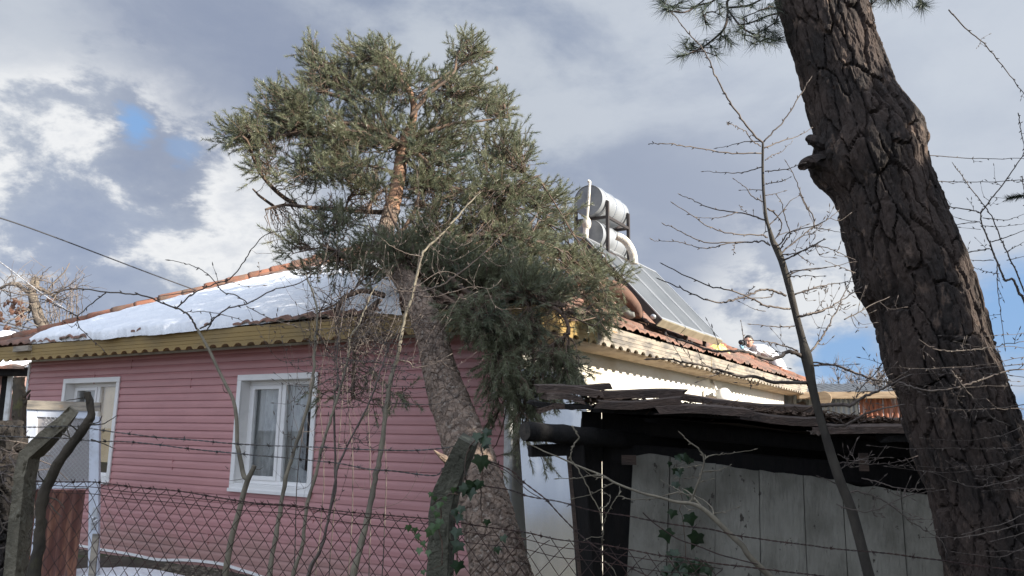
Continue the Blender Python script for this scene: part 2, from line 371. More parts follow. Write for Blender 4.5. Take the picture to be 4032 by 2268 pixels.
# windows: outer casing corners measured in the photo
def winrect(tl, tr, bl, br):
    a, b, c, d = Hpx(*tl), Hpx(*tr), Hpx(*bl), Hpx(*br)
    return (b[0] + d[0]) / 2, (a[0] + c[0]) / 2, (c[1] + d[1]) / 2, (a[1] + b[1]) / 2   # s_right, s_left, z0, z1
WIN = [winrect((263, 1491), (489, 1484), (209, 1893), (430, 1895)), winrect((952, 1474), (1268, 1468), (903, 1929), (1223, 1953))]
WTOP = 2.715
# pink siding: Dutch-lap courses really modelled, cut round the windows
sid = MB(); CH = 0.098; z = -0.09; prof = [(0.000, 1.0), (0.003, 0.97), (0.016, 0.62), (0.019, 0.45), (0.020, 0.0)]
def course(s0, s1, z0, h, c0=0.0, c1=1.0):
    pr = []
    zs = sorted(set([c0, c1] + [f for _, f in prof if c0 < f < c1]), reverse=True)
    for f in zs: pr.append((np.interp(f, [0, .45, .62, .97, 1], [0.020, 0.019, 0.016, 0.003, 0.000]), f))
    if c0 == 0.0: pr.append((0.0, 0.0))
    n = max(2, int(abs(s1 - s0) / 0.35) + 1); ss = np.linspace(s0, s1, n)
    P_ = np.array([[H(s, o + 0.0015 * math.sin(s * 0.9 + z0 * 9), z0 + f * h) for s in ss] for o, f in pr]); sid.grid(P_)
while z < WTOP - 0.01:
    h = min(CH, WTOP - z); cuts = [(0.0, LW)]
    edges = [0.0, 1.0]
    for (a, b, z0, z1) in WIN:
        for e in (z0 + 0.03, z1 - 0.03):
            f = (e - z) / h
            if 0.02 < f < 0.98: edges.append(f)
    edges.sort()
    for c0, c1 in zip(edges[:-1], edges[1:]):
        zm = z + (c0 + c1) / 2 * h; segs = [(0.0, LW)]
        for (a, b, z0, z1) in WIN:
            if z0 + 0.03 < zm < z1 - 0.03:
                ns_ = []
                for (p, q) in segs:
                    if p < a + 0.03: ns_.append((p, min(q, a + 0.03)))
                    if q > b - 0.03: ns_.append((max(p, b - 0.03), q))
                segs = ns_
        for p, q in segs:
            if q - p > 0.01: course(p, q, z, h, c0, c1)
    z += CH
# butt joints between siding lengths
JN = ((5.02, 2.23, 2.43), (2.35, 2.53, 2.72), (5.25, 1.15, 1.33), (1.75, 1.35, 1.52), (1.80, 0.75, 0.94), (6.4, 2.5, 2.7), (3.2, 0.55, 0.74), (0.9, 1.85, 2.03), (6.1, 0.75, 0.94), (7.3, 2.33, 2.51), (4.4, 0.26, 0.45), (2.6, 0.65, 0.84), (0.6, 0.95, 1.13))
sw = sid.build('siding_wall', M['pink'], house)
for (s_, za, zb) in JN: jn = MB(); HB(jn, s_, s_ + 0.006, 0.004, 0.0212, za, zb); jn.build('joint_strip', M['pink'], sw)
# trim strips
t = MB(); HB(t, 0.0, LW, 0.0, 0.02, WTOP, 2.745); HB(t, LW - 0.01, LW + 0.05, 0.0, 0.03, 0.0, WTOP)
t.build('wall_trim', M['trim'], house, bevel=0.003)
t = MB(); HB(t, -0.012, 0.045, 0.001, 0.022, 0.0, WTOP); SB(t, -0.02, 0.04, 0.006, 0.02, 0.0, WTOP); t.build('corner_trim', M['trim'], house, bevel=0.004)
bt = PL('383,2163 522,2186 626,2207 730,2209 809,2215 882,2226 965,2251 1007,2264 1100,2300')
bp = spline([Hpx(*p) for p in bt], n=60)
bp = np.vstack([[[9.1, bp[0][1] + 0.03]], bp, [[0.0, -0.02]]])
v = []
gr = np.array([[H(s, 0.012, z + 0.032), H(s, 0.030, z + 0.030), H(s, 0.034, z), H(s, 0.012, z - 0.004)] for s, z in bp]).transpose(1, 0, 2)
MB().grid(gr).build('base_trim', M['upvc'], house, smooth=False)
BASECURVE = bp

# other walls
w = MB(); SB(w, 0.0, LS, -0.02, 0.0, -0.1, WTOP + 0.02); SB(w, 0.0, LS, -LW, -LW + 0.02, -0.1, 2.74)
w.box(S(LS, 0, -0.1), -NS * LW, V * 0.02, ZV * 2.85)
# uneven plaster on the sunny side
tt = np.linspace(0.06, LS, 240); zz = np.linspace(-0.1, 2.73, 60); T, ZZ = np.meshgrid(tt, zz, indexing='ij')
gp = np.array([S(a, 0.004 + 0.0, b) for a, b in zip(T.ravel(), ZZ.ravel())]); gp += NS * (0.012 * (fbm(gp, 1.3, 3)[:, None] - 0.3)); w.grid(gp.reshape(240, 60, 3))
w.build('plaster_wall', M['plaster'], house, smooth=False)
ms = MB(); tt = np.linspace(0.045, 1.62, 80); zz = np.linspace(0.0, 2.36, 90); T, ZZ = np.meshgrid(tt, zz, indexing='ij')
gp = np.array([S(a, 0.022 + 0.23 * (1 - b / 2.36), b) for a, b in zip(T.ravel(), ZZ.ravel())]); gp += NS * (0.006 * (fbm(gp * np.array([1, 1, 0.5]), 1.6, 2)[:, None])); ms.grid(gp.reshape(80, 90, 3))
ms.build('metal_sheet', M['metalsheet'], house, smooth=True)
# near-black sheets stand in for the shade of the room behind the windows
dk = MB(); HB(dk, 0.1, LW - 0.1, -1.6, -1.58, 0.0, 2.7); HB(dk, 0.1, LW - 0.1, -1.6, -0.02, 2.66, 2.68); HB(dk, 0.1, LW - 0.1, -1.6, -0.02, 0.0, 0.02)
dk.build('room_shade_sheet', M['dark'], house)

def ring(mb, a, b, z0, z1, w, o0, o1, fn=HB):
    fn(mb, a, b, o0, o1, z1 - w, z1); fn(mb, a, b, o0, o1, z0, z0 + w)
    fn(mb, a, a + w, o0, o1, z0 + w, z1 - w); fn(mb, b - w, b, o0, o1, z0 + w, z1 - w)
def window(a, b, z0, z1, mull, lab, kind):
    f = MB(); ring(f, a, b, z0, z1, 0.075, 0.016, 0.04)
    win = f.build('window', M['upvc'], house, bevel=0.006)
    win['label'] = lab
    i0, i1, k0, k1 = a + 0.075, b - 0.075, z0 + 0.075, z1 - 0.075
    r = MB(); ring(r, i0 - 0.012, i1 + 0.012, k0 - 0.012, k1 + 0.012, 0.012, -0.17, 0.015); 
    r.build('reveal', M['upvc'], win)
    fr = MB(); ring(fr, i0, i1, k0, k1, 0.055, -0.168, -0.11)
    m = i0 + (i1 - i0) * mull; HB(fr, m - 0.035, m + 0.035, -0.168, -0.108, k0 + 0.055, k1 - 0.055); fr.build('frame', M['upvc'], win, bevel=0.005)
    sa = MB(); ring(sa, m + 0.036, i1 - 0.056, k0 + 0.056, k1 - 0.056, 0.05, -0.155, -0.095); sa.build('sash', M['upvc'], win, bevel=0.006)
    p = MB(); HB(p, i0 + 0.05, m - 0.03, -0.142, -0.138, k0 + 0.05, k1 - 0.05); HB(p, m + 0.08, i1 - 0.1, -0.132, -0.128, k0 + 0.1, k1 - 0.1); p.build('pane', M['glass'], win)
    sl = MB(); HB(sl, a - 0.005, b + 0.005, 0.03, 0.062, z0 - 0.012, z0 + 0.03); HB(sl, i0 + 0.002, i1 - 0.002, -0.168, 0.03, k0, k0 + 0.016); sl.build('sill', M['upvc'], win, bevel=0.004)
    def folds(s0, s1, za, zb, o, amp, per, name, m_):
        ss = np.linspace(s0, s1, 90); q = np.array([[H(s, o + amp * math.sin(s * 2 * math.pi / per + 1.3 * math.sin(s * 9)) + 0.01 * math.sin(zt * 3), zt) for zt in np.linspace(za, zb, 12)] for s in ss])
        MB().grid(q).build(name, m_, win, smooth=True)
    if kind == 'lace':
        folds(i0 + (i1 - i0) * 0.28, i1, k0 - 0.1, k1, -0.235, 0.022, 0.13, 'curtain', M['curtain'])
        q = np.array([[H(s, -0.195 + 0.012 * math.sin(s * 40), zt) for zt in (k0 + 0.1 + 0.5 * max(0, (s - i0) / (i1 - i0) - 0.02), k0 - 0.05)] for s in np.linspace(i0, i0 + (i1 - i0) * 0.33, 30)])
        MB().grid(q).build('lace_hem', M['curtain'], win, smooth=True)
    else:
        bl = MB(); HB(bl, i0 - 0.02, m + 0.02, -0.195, -0.188, k0 + 0.2, k1); bl.build('tan_reflection', M['tan_reflection'], win)  # tan sheet stands in for the reflection in this pane
        folds(m, i1, k0, k1, -0.26, 0.03, 0.12, 'curtain', M['curtain'])
window(*WIN[0], 0.50, 'white framed window with a tan sheet for a reflection in its right half', 'tan_reflection')
window(*WIN[1], 0.50, 'white framed window with lace curtains behind dark glass', 'lace')

# ------------------------------------------------------------------ eaves
OV = 0.45
def fascia(base, ax, out, s0, s1, m_, lab=None, ph=0.0):
    per = 0.232; n = int((s1 - s0) / per * 20); ss = np.linspace(s0, s1, n)
    fr = ((ss + ph) / per) % 1.0
    zb = 2.682 + 0.040 * np.sqrt(np.maximum(0, 1 - ((fr - 0.5) / 0.30) ** 2))
    rows = [(2.915, OV), (2.850, OV), (2.847, OV - 0.006), (2.844, OV), (2.798, OV), (2.795, OV - 0.006), (2.792, OV), (2.752, OV), (2.749, OV - 0.005), (2.746, OV)]
    A = [base[None] + ax[None] * ss[:, None] + out * o + ZV * zz for zz, o in rows]
    A.append(base[None] + ax[None] * ss[:, None] + out * OV + ZV[None] * zb[:, None])
    A.append(base[None] + ax[None] * ss[:, None] + out * (OV - 0.024) + ZV[None] * zb[:, None])
    A.append(base[None] + ax[None] * ss[:, None] + out * (OV - 0.024) + ZV * 2.915)
    o = MB().grid(np.array(A)).build('fascia', m_, house)
    if lab: o['label'] = lab
    return o
fascia(C0, U, NF, -OV, LW + OV, M['yellow'], 'yellow scalloped fascia board')
TY = Spx(2351, 1300, OV)[0]
fascia(C0, V, NS, -OV, TY, M['yellow'], 'short yellow scalloped fascia board on the shaded corner')
fascia(C0, V, NS, TY + 0.006, LS + OV, M['weathered'], 'weathered grey scalloped fascia board')
for a, b in ((TY - 0.012, TY + 0.012), (5.2, 5.214), (8.4, 8.412)): e = MB(); SB(e, a, b, OV - 0.01, OV + 0.004, 2.70, 2.90); e.build('fascia_joint', M['soffit'], house)
for a, b in ((3.05, 3.062), (8.30, 8.31)): e = MB(); HB(e, a, b, OV - 0.01, OV + 0.002, 2.70, 2.90); e.build('fascia_joint', M['soffit'], house)
sf = MB(); HB(sf, -OV + 0.03, LW + OV - 0.03, 0.0, OV - 0.026, 2.748, 2.76); SB(sf, 0.0, LS + OV, 0.0, OV - 0.026, 2.748, 2.76); sf.build('soffit', M['soffit'], house)
mo = MB()
q = [(0.40, 2.745), (0.40, 2.690), (0.36, 2.668), (0.27, 2.652), (0.27, 2.675), (0.20, 2.664), (0.11, 2.645), (0.11, 2.70), (0.11, 2.745)]
mo.grid(np.array([[S(t_, o, z) for t_ in (-0.35, LS + 0.3)] for o, z in q])); mo.build('eave_moulding', M['moulding'], house)
# little block nailed under the left eave
bk = MB(); a = Hpx(57, 1386, OV + 0.03); b = Hpx(120, 1360, OV + 0.03); HB(bk, min(a[0], b[0]), max(a[0], b[0]), OV + 0.003, OV + 0.06, a[1], b[1]); bk.build('eave_block', M['weathered'], house, bevel=0.004)

# ------------------------------------------------------------------ roof
ZE = 2.935; SL = 0.49; D = (LW + 2 * OV) / 2
def slope(base, ax, inn, s0, s1, cap, ns, ph=0.0):
    """tiled slope: base + ax*s + inn*t, hips at 45 degrees"""
    rl = 0.34; rows = []
    tts = [0.0, 0.0]
    k = 0
    while k * rl < D:
        for f in (0.02, 0.35, 0.7, 0.98):
            tts.append(min(D, (k + f) * rl))
        k += 1
    ss = np.linspace(s0, s1, ns); out = []
    for i, t_ in enumerate(tts):
        lo, hi = s0 + t_, s1 - t_
        s_ = np.clip(ss, lo, hi); f = (t_ / rl) % 1.0
        row = math.floor(t_ / rl)
        wv = np.abs(np.sin((s_ + ph) * math.pi / 0.17)) * 0.024 + 0.012 * np.sin((s_ + ph) * 2 * math.pi / 0.34)
        jit = 0.030 * (vn(np.stack([np.floor(s_ / 0.34), np.full_like(s_, row * 3.7), np.zeros_like(s_)], -1), 1.37) - 0.5)
        zz = ZE + SL * t_ + wv + 0.032 * (1 - f) + jit
        if i == 0: zz = zz - 0.028
        edge = 0.07 * (vn(np.stack([np.floor(s_ / 0.34), np.full_like(s_, row * 1.7), np.ones_like(s_)], -1), 1.9) - 0.5) * (1 if f < 0.1 else 0)
        p = base[None] + ax[None] * s_[:, None] + inn[None] * (t_ - 0.035 + edge)[:, None] if not np.isscalar(edge) else base[None] + ax[None] * s_[:, None] + inn[None] * (t_ - 0.035)
        p = p + ZV[None] * zz[:, None]; out.append(p)
    return np.array(out)
eF = C0 + NF * OV; eS = C0 + NS * OV
rf = MB()
rf.grid(slope(eF, U, V, -OV, LW + OV, None, 560))
rf.grid(slope(eS, V, U, -OV, LS + OV, None, 720)[:, ::-1])
eB = C0 + V * (LS + OV); eL = C0 + U * (LW + OV)
rf.grid(np.array([[eB + U * -OV + ZV * ZE, eB + U * (LW + OV) + ZV * ZE], [eB - V * D + U * (D - OV) + ZV * (ZE + SL * D), eB - V * D + U * (D - OV + 0.01) + ZV * (ZE + SL * D)]]))
rf.grid(np.array([[eL + V * -OV + ZV * ZE, eL + V * (LS + OV) + ZV * ZE], [eL - U * D + V * (D - OV) + ZV * (ZE + SL * D), eL - U * D + V * (LS + OV - D) + ZV * (ZE + SL * D)]]))
roof = rf.build('roof', M['tile'], house, smooth=True)
def caps(p, q, name='ridge_caps'):
    p = np.array(p); q = np.array(q); L = np.linalg.norm(q - p); d = (q - p) / L; k = int(L / 0.36); mb = MB()
    for i in range(k):
        a = p + d * (i * L / k - 0.02); b = p + d * ((i + 1) * L / k + 0.03); j = RNG.normal(0, 0.006, 3)
        mb.tube([a + j, a + d * 0.05 + j, (a + b) / 2 + j, b + j], [0.098, 0.103, 0.090, 0.080], 12)
    return mb.build(name, M['cap'], roof, smooth=True)
zt = ZV * (ZE + 0.035)
R0 = C0 + U * (D - OV) + V * (D - OV) + ZV * (ZE + SL * D + 0.035); R1 = C0 + U * (D - OV) + V * (LS + OV - D) + ZV * (ZE + SL * D + 0.035)
caps(C0 + NF * OV - U * -(LW + OV) + zt, R0); caps(C0 + NF * OV + NS * OV + zt, R0); caps(R0, R1)
caps(C0 + V * (LS + OV) + NS * OV + zt, R1); caps(C0 + V * (LS + OV) + U * (LW + OV) + zt, R1)
# snow lying on the front slope
RN = np.cross(U, V + ZV * SL); RN /= np.linalg.norm(RN); RN = RN * np.sign(RN[2])
rp0 = C0 + NF * OV + ZV * (ZE + 0.05)
lowc = spline([onpl(x, y, rp0, RN) for x, y in PL('117,1343 190,1336 260,1329 360,1325 430,1320 520,1312 610,1305 700,1297 820,1283 930,1269 1060,1255 1200,1239 1350,1225 1480,1220 1580,1221')], n=160)
upc = spline([onpl(x, y, rp0, RN) for x, y in PL('116,1337 180,1317 250,1297 386,1261 501,1230 626,1201 783,1162 887,1136 991,1110 1096,1086 1179,1071 1300,1050 1400,1036 1500,1030 1580,1032')], n=160)
def rs(c, n):
    L = np.concatenate([[0], np.cumsum(np.linalg.norm(np.diff(c, axis=0), axis=1))]); q = np.linspace(0, L[-1], n); return np.stack([np.interp(q, L, c[:, k]) for k in range(3)], -1)
lowc = rs(lowc, 260); upc = rs(upc, 260); ns_ = 46
f = np.linspace(0, 1, ns_)[:, None, None]
sn = lowc[None] * (1 - f) + upc[None] * f
wid = np.linalg.norm(upc - lowc, axis=1)[None] * np.ones((ns_, 1))
ed = np.minimum(f[..., 0] * wid, (1 - f[..., 0]) * wid * 0.7)
ht = 0.085 * np.sqrt(np.clip(ed / 0.14, 0, 1)) * np.clip(wid / 0.5, 0.1, 1)
nzv = fbm(sn.reshape(-1, 3), 2.2, 4).reshape(ht.shape); nz2 = fbm(sn.reshape(-1, 3) * np.array([1, 1, 2]), 9.0, 3).reshape(ht.shape)
ht = ht * (0.55 + 0.8 * nzv) + 0.034 * (nz2 - 0.5) * np.clip(ed / 0.1, 0, 1) - 0.05 * (ht < 1e-4)
low_j = 0.15 * (fbm(lowc, 3.2, 4) - 0.5) + 0.012 * np.abs(np.sin((lowc - C0) @ U * math.pi / 0.17))
sn = sn + (V + ZV * SL)[None, None] * (low_j[None, :, None] * (1 - f)) + RN[None, None] * ht[..., None]
tag(MB().grid(sn).build('roof_snow', M['snow'], smooth=True), 'long wedge of old snow lying on the tiled roof slope above the pink wall', 'snow', kind='stuff')

# floodlight and small window high on the sunlit wall
a = Spx(2762, 1539); b = Spx(2852, 1600); f = MB(); ring(f, a[0], b[0], b[1] - 0.25, a[1], 0.06, 0.02, 0.045, SB); wd = f.build('window', M['trim'], house); wd['label'] = 'small window high in the white side wall'
p = MB(); SB(p, a[0] + 0.06, b[0] - 0.06, 0.018, 0.03, b[1] - 0.19, a[1] - 0.06); p.build('pane', M['glass'], wd)
p = MB(); SB(p, a[0] + 0.05, b[0] - 0.05, 0.017, 0.0175, b[1] - 0.2, a[1] - 0.05); p.build('backing', M['dark'], wd)  # near-black sheet in place of the unlit inside
c = Spx(2798, 1548); fl = MB(); q = S(c[0], 0.12, c[1]); fl.tube([q, q + NS * 0.05 - V * 0.05 - ZV * 0.02, q + NS * 0.16 - V * 0.16 - ZV * 0.05], [0.05, 0.08, 0.13], 14); fl.bar(S(c[0], 0.02, c[1] + 0.22), S(c[0], 0.13, c[1]), 0.04, 0.04)
fl.build('wall_lamp', M['upvc'], house, smooth=True)
# copper coloured downpipe at the back corner
dp = MB(); k = [onpl(x, y, S(0, 0.3, 0), NS) for x, y in PL('3195,1512 3200,1535 3182,1568 3150,1600 3120,1622 3085,1616 3050,1612')]
dp.tube(spline(k, n=40), 0.085 + 0.006 * np.sin(np.arange(len(spline(k, n=40))) * 2.2), 12); M['copper'] = mat('brown_downpipe', (0.36, 0.22, 0.17), 0.28, metal=0.75)
dp.build('downpipe', M['copper'], house, smooth=True)
# ------------------------------------------------------------------ solar water heater on the roof
M['galv'] = mat('galvanised_tank', (0.40, 0.415, 0.43), 0.42, (0.30, 0.315, 0.33), 3, (1, 1, 1), 0.4, 0.7, metal=0.35)
M['tankend'] = mat('grey_tank_end', (0.24, 0.25, 0.26), 0.5, (0.18, 0.19, 0.20), 5, (1, 1, 1), 0.4, 0.7, metal=0.2)
M['steel'] = mat('dark_steel', (0.05, 0.042, 0.04), 0.6, (0.16, 0.07, 0.04), 7, (1, 1, 1), 0.55, 0.75, metal=0.3)
M['foil'] = mat('wrapped_pipe', (0.66, 0.62, 0.54), 0.6, (0.45, 0.38, 0.30), 8, (1, 1, 1), 0.45, 0.7, bump=0.5, bscale=40)
M['panelframe'] = mat('aluminium_frame', (0.55, 0.56, 0.57), 0.35, metal=0.6)
M['panelglass'] = mat('collector_glass', (0.10, 0.108, 0.115), 0.35, (0.13, 0.138, 0.145), 2, spec=0.4)
M['panelback'] = mat('collector_side', (0.045, 0.043, 0.042), 0.6)
M['panelend'] = mat('collector_end', (0.42, 0.37, 0.26), 0.7, (0.30, 0.26, 0.18), 6, lo=0.4, hi=0.7)
T1 = P(2315.5, 789, 11.5); T2 = P(2318.6, 926, 11.5)
def roofz(p):
    a = (np.asarray(p) - C0); return ZE + SL * max(0.0, min(OV - a @ NS, a @ V + OV))
base = T2.copy(); base[2] = roofz(base) + 0.03
heater = thing('solar_water_heater', base, 'rooftop solar water heater: two white tanks in a dark stand above tilted glass collectors', 'water heater')
def tank(c, L, r):
    b = MB(); sec = [(0.0, 0.985), (0.02, 1.0), (L - 0.02, 1.0), (L, 0.985)]
    b.tube([c + V * s for s, _ in sec], [r * k for _, k in sec], 48, cap=False); o = b.build('tank', M['galv'], heater, smooth=True)
    th = np.linspace(0, 2 * np.pi, 48, endpoint=False)
    for s in (0.012, L - 0.012):
        e = MB(); v = np.array([c + V * s + NS * (0.985 * r * math.cos(a)) + ZV * (0.985 * r * math.sin(a)) for a in th]); v = np.vstack([v, [c + V * s]])
        e.add(v, t=[[48, i, (i + 1) % 48] for i in range(48)]); e.build('tank_end', M['tankend'], o)
    st = MB()
    for s in (0.16, L * 0.5, L - 0.2):
        st.tube([c + V * s + (NS * math.cos(a) + ZV * math.sin(a)) * (r + 0.004) for a in np.linspace(0, 2 * np.pi, 41)], 0.009, 5, cap=False)
    st.build('strap', M['panelframe'], o)
    return o
TL_ = 1.02; TR = 0.248
tank(T1, TL_, TR); tank(T2, TL_, TR)
st = MB(); zt = T1[2] - 0.02; zl = T1[2] - TR - 0.02
corn = {}
for i, o in enumerate((-0.27, 0.27)):
    for j, s in enumerate((0.12, TL_ - 0.1)):
        c = T1 + NS * o + V * s; lo = c.copy(); lo[2] = roofz(c); hi = c.copy(); hi[2] = zt
        st.bar(lo, hi, 0.045, 0.045, up=V); corn[i, j] = c
def at(c, z): c = np.array(c); c[2] = z; return c
for z in (zl, T2[2] - TR - 0.02, T2[2] - 0.62):
    for j in (0, 1): st.bar(at(corn[0, j], z), at(corn[1, j], z), 0.04, 0.04)
    for i in (0, 1): st.bar(at(corn[i, 0], z), at(corn[i, 1], z), 0.04, 0.04)
for j in (0, 1):
    for i, sg in ((0, 1), (1, -1)):
        st.bar(at(corn[i, j], zt), at(corn[i, j], zt) + NS * sg * 0.05, 0.03, 0.03)
        a = np.linspace(0, 1, 6); st.tube(spline([at(corn[i, j], zt) + NS * sg * 0.05, at(corn[i, j], zt - 0.14) + NS * sg * 0.10, at(corn[i, j], zl + 0.03) + NS * sg * 0.22], n=8), 0.013, 5)
st.build('stand', M['steel'], heater)
for pts, r, Yp, m_ in (('2314,712 2322,716 2321,735 2317,800 2311,860 2308,890', 0.022, 11.36, 'foil'), ('2308,885 2306,930 2302,1000 2298,1040', 0.045, 11.36, 'foil'), ('2202,995 2230,1010 2262,1020', 0.02, 11.36, 'foil'), ('2428,930 2448,938 2468,955 2485,982 2494,1010 2497,1040', 0.058, 10.9, 'foil')):
    pp = MB(); pp.tube(spline([P(x, y, Yp) for x, y in PL(pts)], n=28), r, 10)
    if r == 0.045: pp.ball(P(2310, 880, 11.36), 0.07, 8, 6, (1, 1, 1.6))
    pp.build('pipe', M[m_], heater, smooth=True)
# three collectors side by side along the eave direction, facing the sun
ti = R(48); SD = NS * math.cos(ti) - ZV * math.sin(ti); PN = NS * math.sin(ti) + ZV * math.cos(ti)
A0 = P(2299, 933, 11.0); CLN = 1.74; CW = 0.92
for k in range(3):
    o = A0 + V * (k * (CW + 0.025)); L = CLN - (0.0 if k < 2 else 0.02); up = 0.0 if k < 2 else 0.05
    b = MB(); b.box(o, V * CW, SD * L, -PN * 0.10); c = b.build('collector', M['panelback'], heater)
    f = MB(); w_ = 0.045
    f.box(o + PN * 0.004, V * CW, SD * w_, PN * 0.014); f.box(o + PN * 0.004 + SD * (L - w_), V * CW, SD * w_, PN * 0.014)
    f.box(o + PN * 0.004 + SD * w_, V * w_, SD * (L - 2 * w_), PN * 0.014); f.box(o + PN * 0.004 + SD * w_ + V * (CW - w_), V * w_, SD * (L - 2 * w_), PN * 0.014)
    f.build('collector_frame', M['panelframe'], c)
    g = MB(); g.box(o + PN * 0.002 + V * w_ + SD * w_, V * (CW - 2 * w_), SD * (L - 2 * w_), PN * 0.008); g.build('collector_glass', M['panelglass'], c)
    e = MB(); e.box(o + SD * (L + 0.002) - PN * 0.105, V * CW, SD * 0.012, PN * 0.115)
    e.build('end_plate', M['panelend'], c)
k = MB(); q = A0 + SD * (CLN - 0.10) - PN * 0.05; k.cyl(q - V * 0.01, q - V * 0.05, 0.035, 14); k.build('plug', M['panelframe'], heater, smooth=True)
for s in (0.4, 1.4, 2.4): sp = MB(); sp.bar(A0 + V * s - PN * 0.1, at(A0 + V * s - NS * 0.1, roofz(A0 + V * s)), 0.04, 0.04, up=V); sp.build('support', M['steel'], heater)
for s in (0.5, 1.4, 2.3): sp = MB(); q = A0 + V * s + SD * (CLN - 0.1) - PN * 0.11; sp.bar(q, at(q, roofz(q) - 0.02), 0.05, 0.05, up=V); sp.build('support', M['steel'], heater)

# ------------------------------------------------------------------ old timber shed in the right foreground
M['oldwood'] = mat('old_brown_timber', (0.105, 0.070, 0.052), 0.9, (0.055, 0.042, 0.036), 3, (1, 6, 6), 0.35, 0.7, bump=0.8, bscale=14, bstretch=(1, 9, 9), col3=(0.19, 0.13, 0.10), n3scale=6, lo3=0.55, hi3=0.75)
M['shadewood'] = mat('dark_shaded_timber', (0.014, 0.0115, 0.010), 0.95, (0.009, 0.008, 0.0075), 5, (6, 6, 1), 0.35, 0.7, bump=0.6, bscale=20)  # dark timber, with the shadow under the shed roof put into its colour
M['whiteplank'] = mat('flaking_white_planks', (0.285, 0.27, 0.225), 0.9, (0.15, 0.14, 0.112), 2.2, (2, 2, 1.1), 0.35, 0.7, bump=0.8, bscale=14, bstretch=(4, 4, 1), col3=(0.065, 0.056, 0.045), n3scale=11, lo3=0.635, hi3=0.665, detail=10)
M['debris'] = mat('dead_leaf_litter', (0.075, 0.048, 0.032), 0.95, (0.14, 0.09, 0.06), 9, lo=0.4, hi=0.65)
A = P(2493, 1787, 5.2); B = P(3760, 1965, 4.45)
WX = B - A; WX[2] = 0; WLn = np.linalg.norm(WX); WX /= WLn; WO = np.array([WX[1], -WX[0], 0])   # WO points to the viewer
shed = thing('timber_shed', (A[0] + 0.8, A[1] + 0.6, 0), 'collapsing old shed with flaking white plank wall under a dark roof of loose brown boards', 'shed')
def wtop(s): return A[2] + (B[2] - A[2]) * s / WLn
nb = 9; wgap = 0.004; wd_ = WLn / nb
pl = MB(); s = 0.0
while s < WLn - 0.05:
    w_ = min(WLn - s, RNG.uniform(0.20, 0.34)); n1_ = 10; n2_ = 40
    zz = np.linspace(-0.2, 1, n2_); ss = np.linspace(s + wgap / 2, s + w_ - wgap / 2, n1_); off = RNG.uniform(-0.008, 0.008)
    jag = 0.05 * (fbm(np.stack([ss * 9, ss * 0, ss * 0 + s], -1), 1.0, 3) - 0.4)
    gp = np.array([[A * np.array([1, 1, 0]) + WX * (a - 0.11 * (1 - b) * max(0, 1 - a / 1.2)) + WO * (off + 0.006 * (mnoise.noise(Vector((a * 6, b * 1.2, s))))) + ZV * ((wtop(a) + jag[i]) * b if b > 0 else b) for b in zz] for i, a in enumerate(ss)])
    for sd_, ofs in ((0, 0.0), (1, -0.025)):
        q = gp + WO * ofs; pl.grid(q if sd_ else q[:, ::-1])
    for col in (gp[0], gp[-1]): pl.grid(np.array([col, col - WO * 0.025]))
    s += w_
wallp = pl.build('plank_wall', M['whiteplank'], shed)
# flaked-off strips: bare dark wood showing where paint has lifted along joints
# dark inner boards, left posts, back and side of the shed
dk = MB()
L0 = P(2292, 1760, 5.25); L1 = P(2492, 1790, 5.3)
dd = L1 - L0; dd[2] = 0
for a, b in ((0.0, 0.385), (0.405, 1.25)):
    dk.box(L0 * np.array([1, 1, 0]) + dd * a + np.array([0, 0.02 * a, -0.3]), dd * (b - a), np.array([0, 0.03, 0]), ZV * (2.15))
dk.build('dark_boards', M['shadewood'], shed)
po = MB(); a = P(2262, 1770, 5.05); b = P(2300, 2268, 5.05); d_ = (b - a); lowp = a + d_ * 1.9
po.bar(a + ZV * 0.12, lowp, 0.10, 0.10, up=(0, 1, 0)); po.build('post', M['shadewood'], shed, bevel=0.01)
po = MB(); a = P(2238, 1790, 5.02); b = P(2282, 2268, 5.02); po.bar(a, a + (b - a) * 1.9, 0.022, 0.05, up=(0, 1, 0)); po.build('post', M['oldwood'], shed, bevel=0.004)
bk = MB(); depth = 1.9
_a = P(2240, 1585, 5.05); _b = P(3900, 1722, 4.4); _a = _a - WO * 1.75; _b = _b - WO * 1.75; _d = (_b - _a) * 0.06; bk.prism([(_a - _d) * np.array([1, 1, 0]), (_b + _d) * np.array([1, 1, 0]), _b + _d + ZV * 0.03, _a - _d + ZV * 0.03], -WO * 0.03)
bk.box(A * np.array([1, 1, 0]) + WX * (WLn + 0.28), -WO * depth, WX * 0.03, ZV * 1.55)
bk.build('back_wall', M['shadewood'], shed)
# lintel timbers
lt = MB()
lt.bar(P(2280, 1770, 5.4), P(3800, 1900, 4.7), 0.09, 0.13); lt.bar(P(2290, 1668, 5.5), P(3760, 1790, 4.75), 0.07, 0.09)
lt.build('lintel', M['shadewood'], shed, bevel=0.012)
for q_, w_, h_ in (((3392, 1855, 4.5), 0.045, 0.10), ((2450, 1830, 5.05), 0.09, 0.06)): cr = MB(); cr.box(P(*q_), np.array([w_, 0, 0]), np.array([0, 0.03, 0]), ZV * h_); cr.build('scrap_board', M['oldwood'], shed)
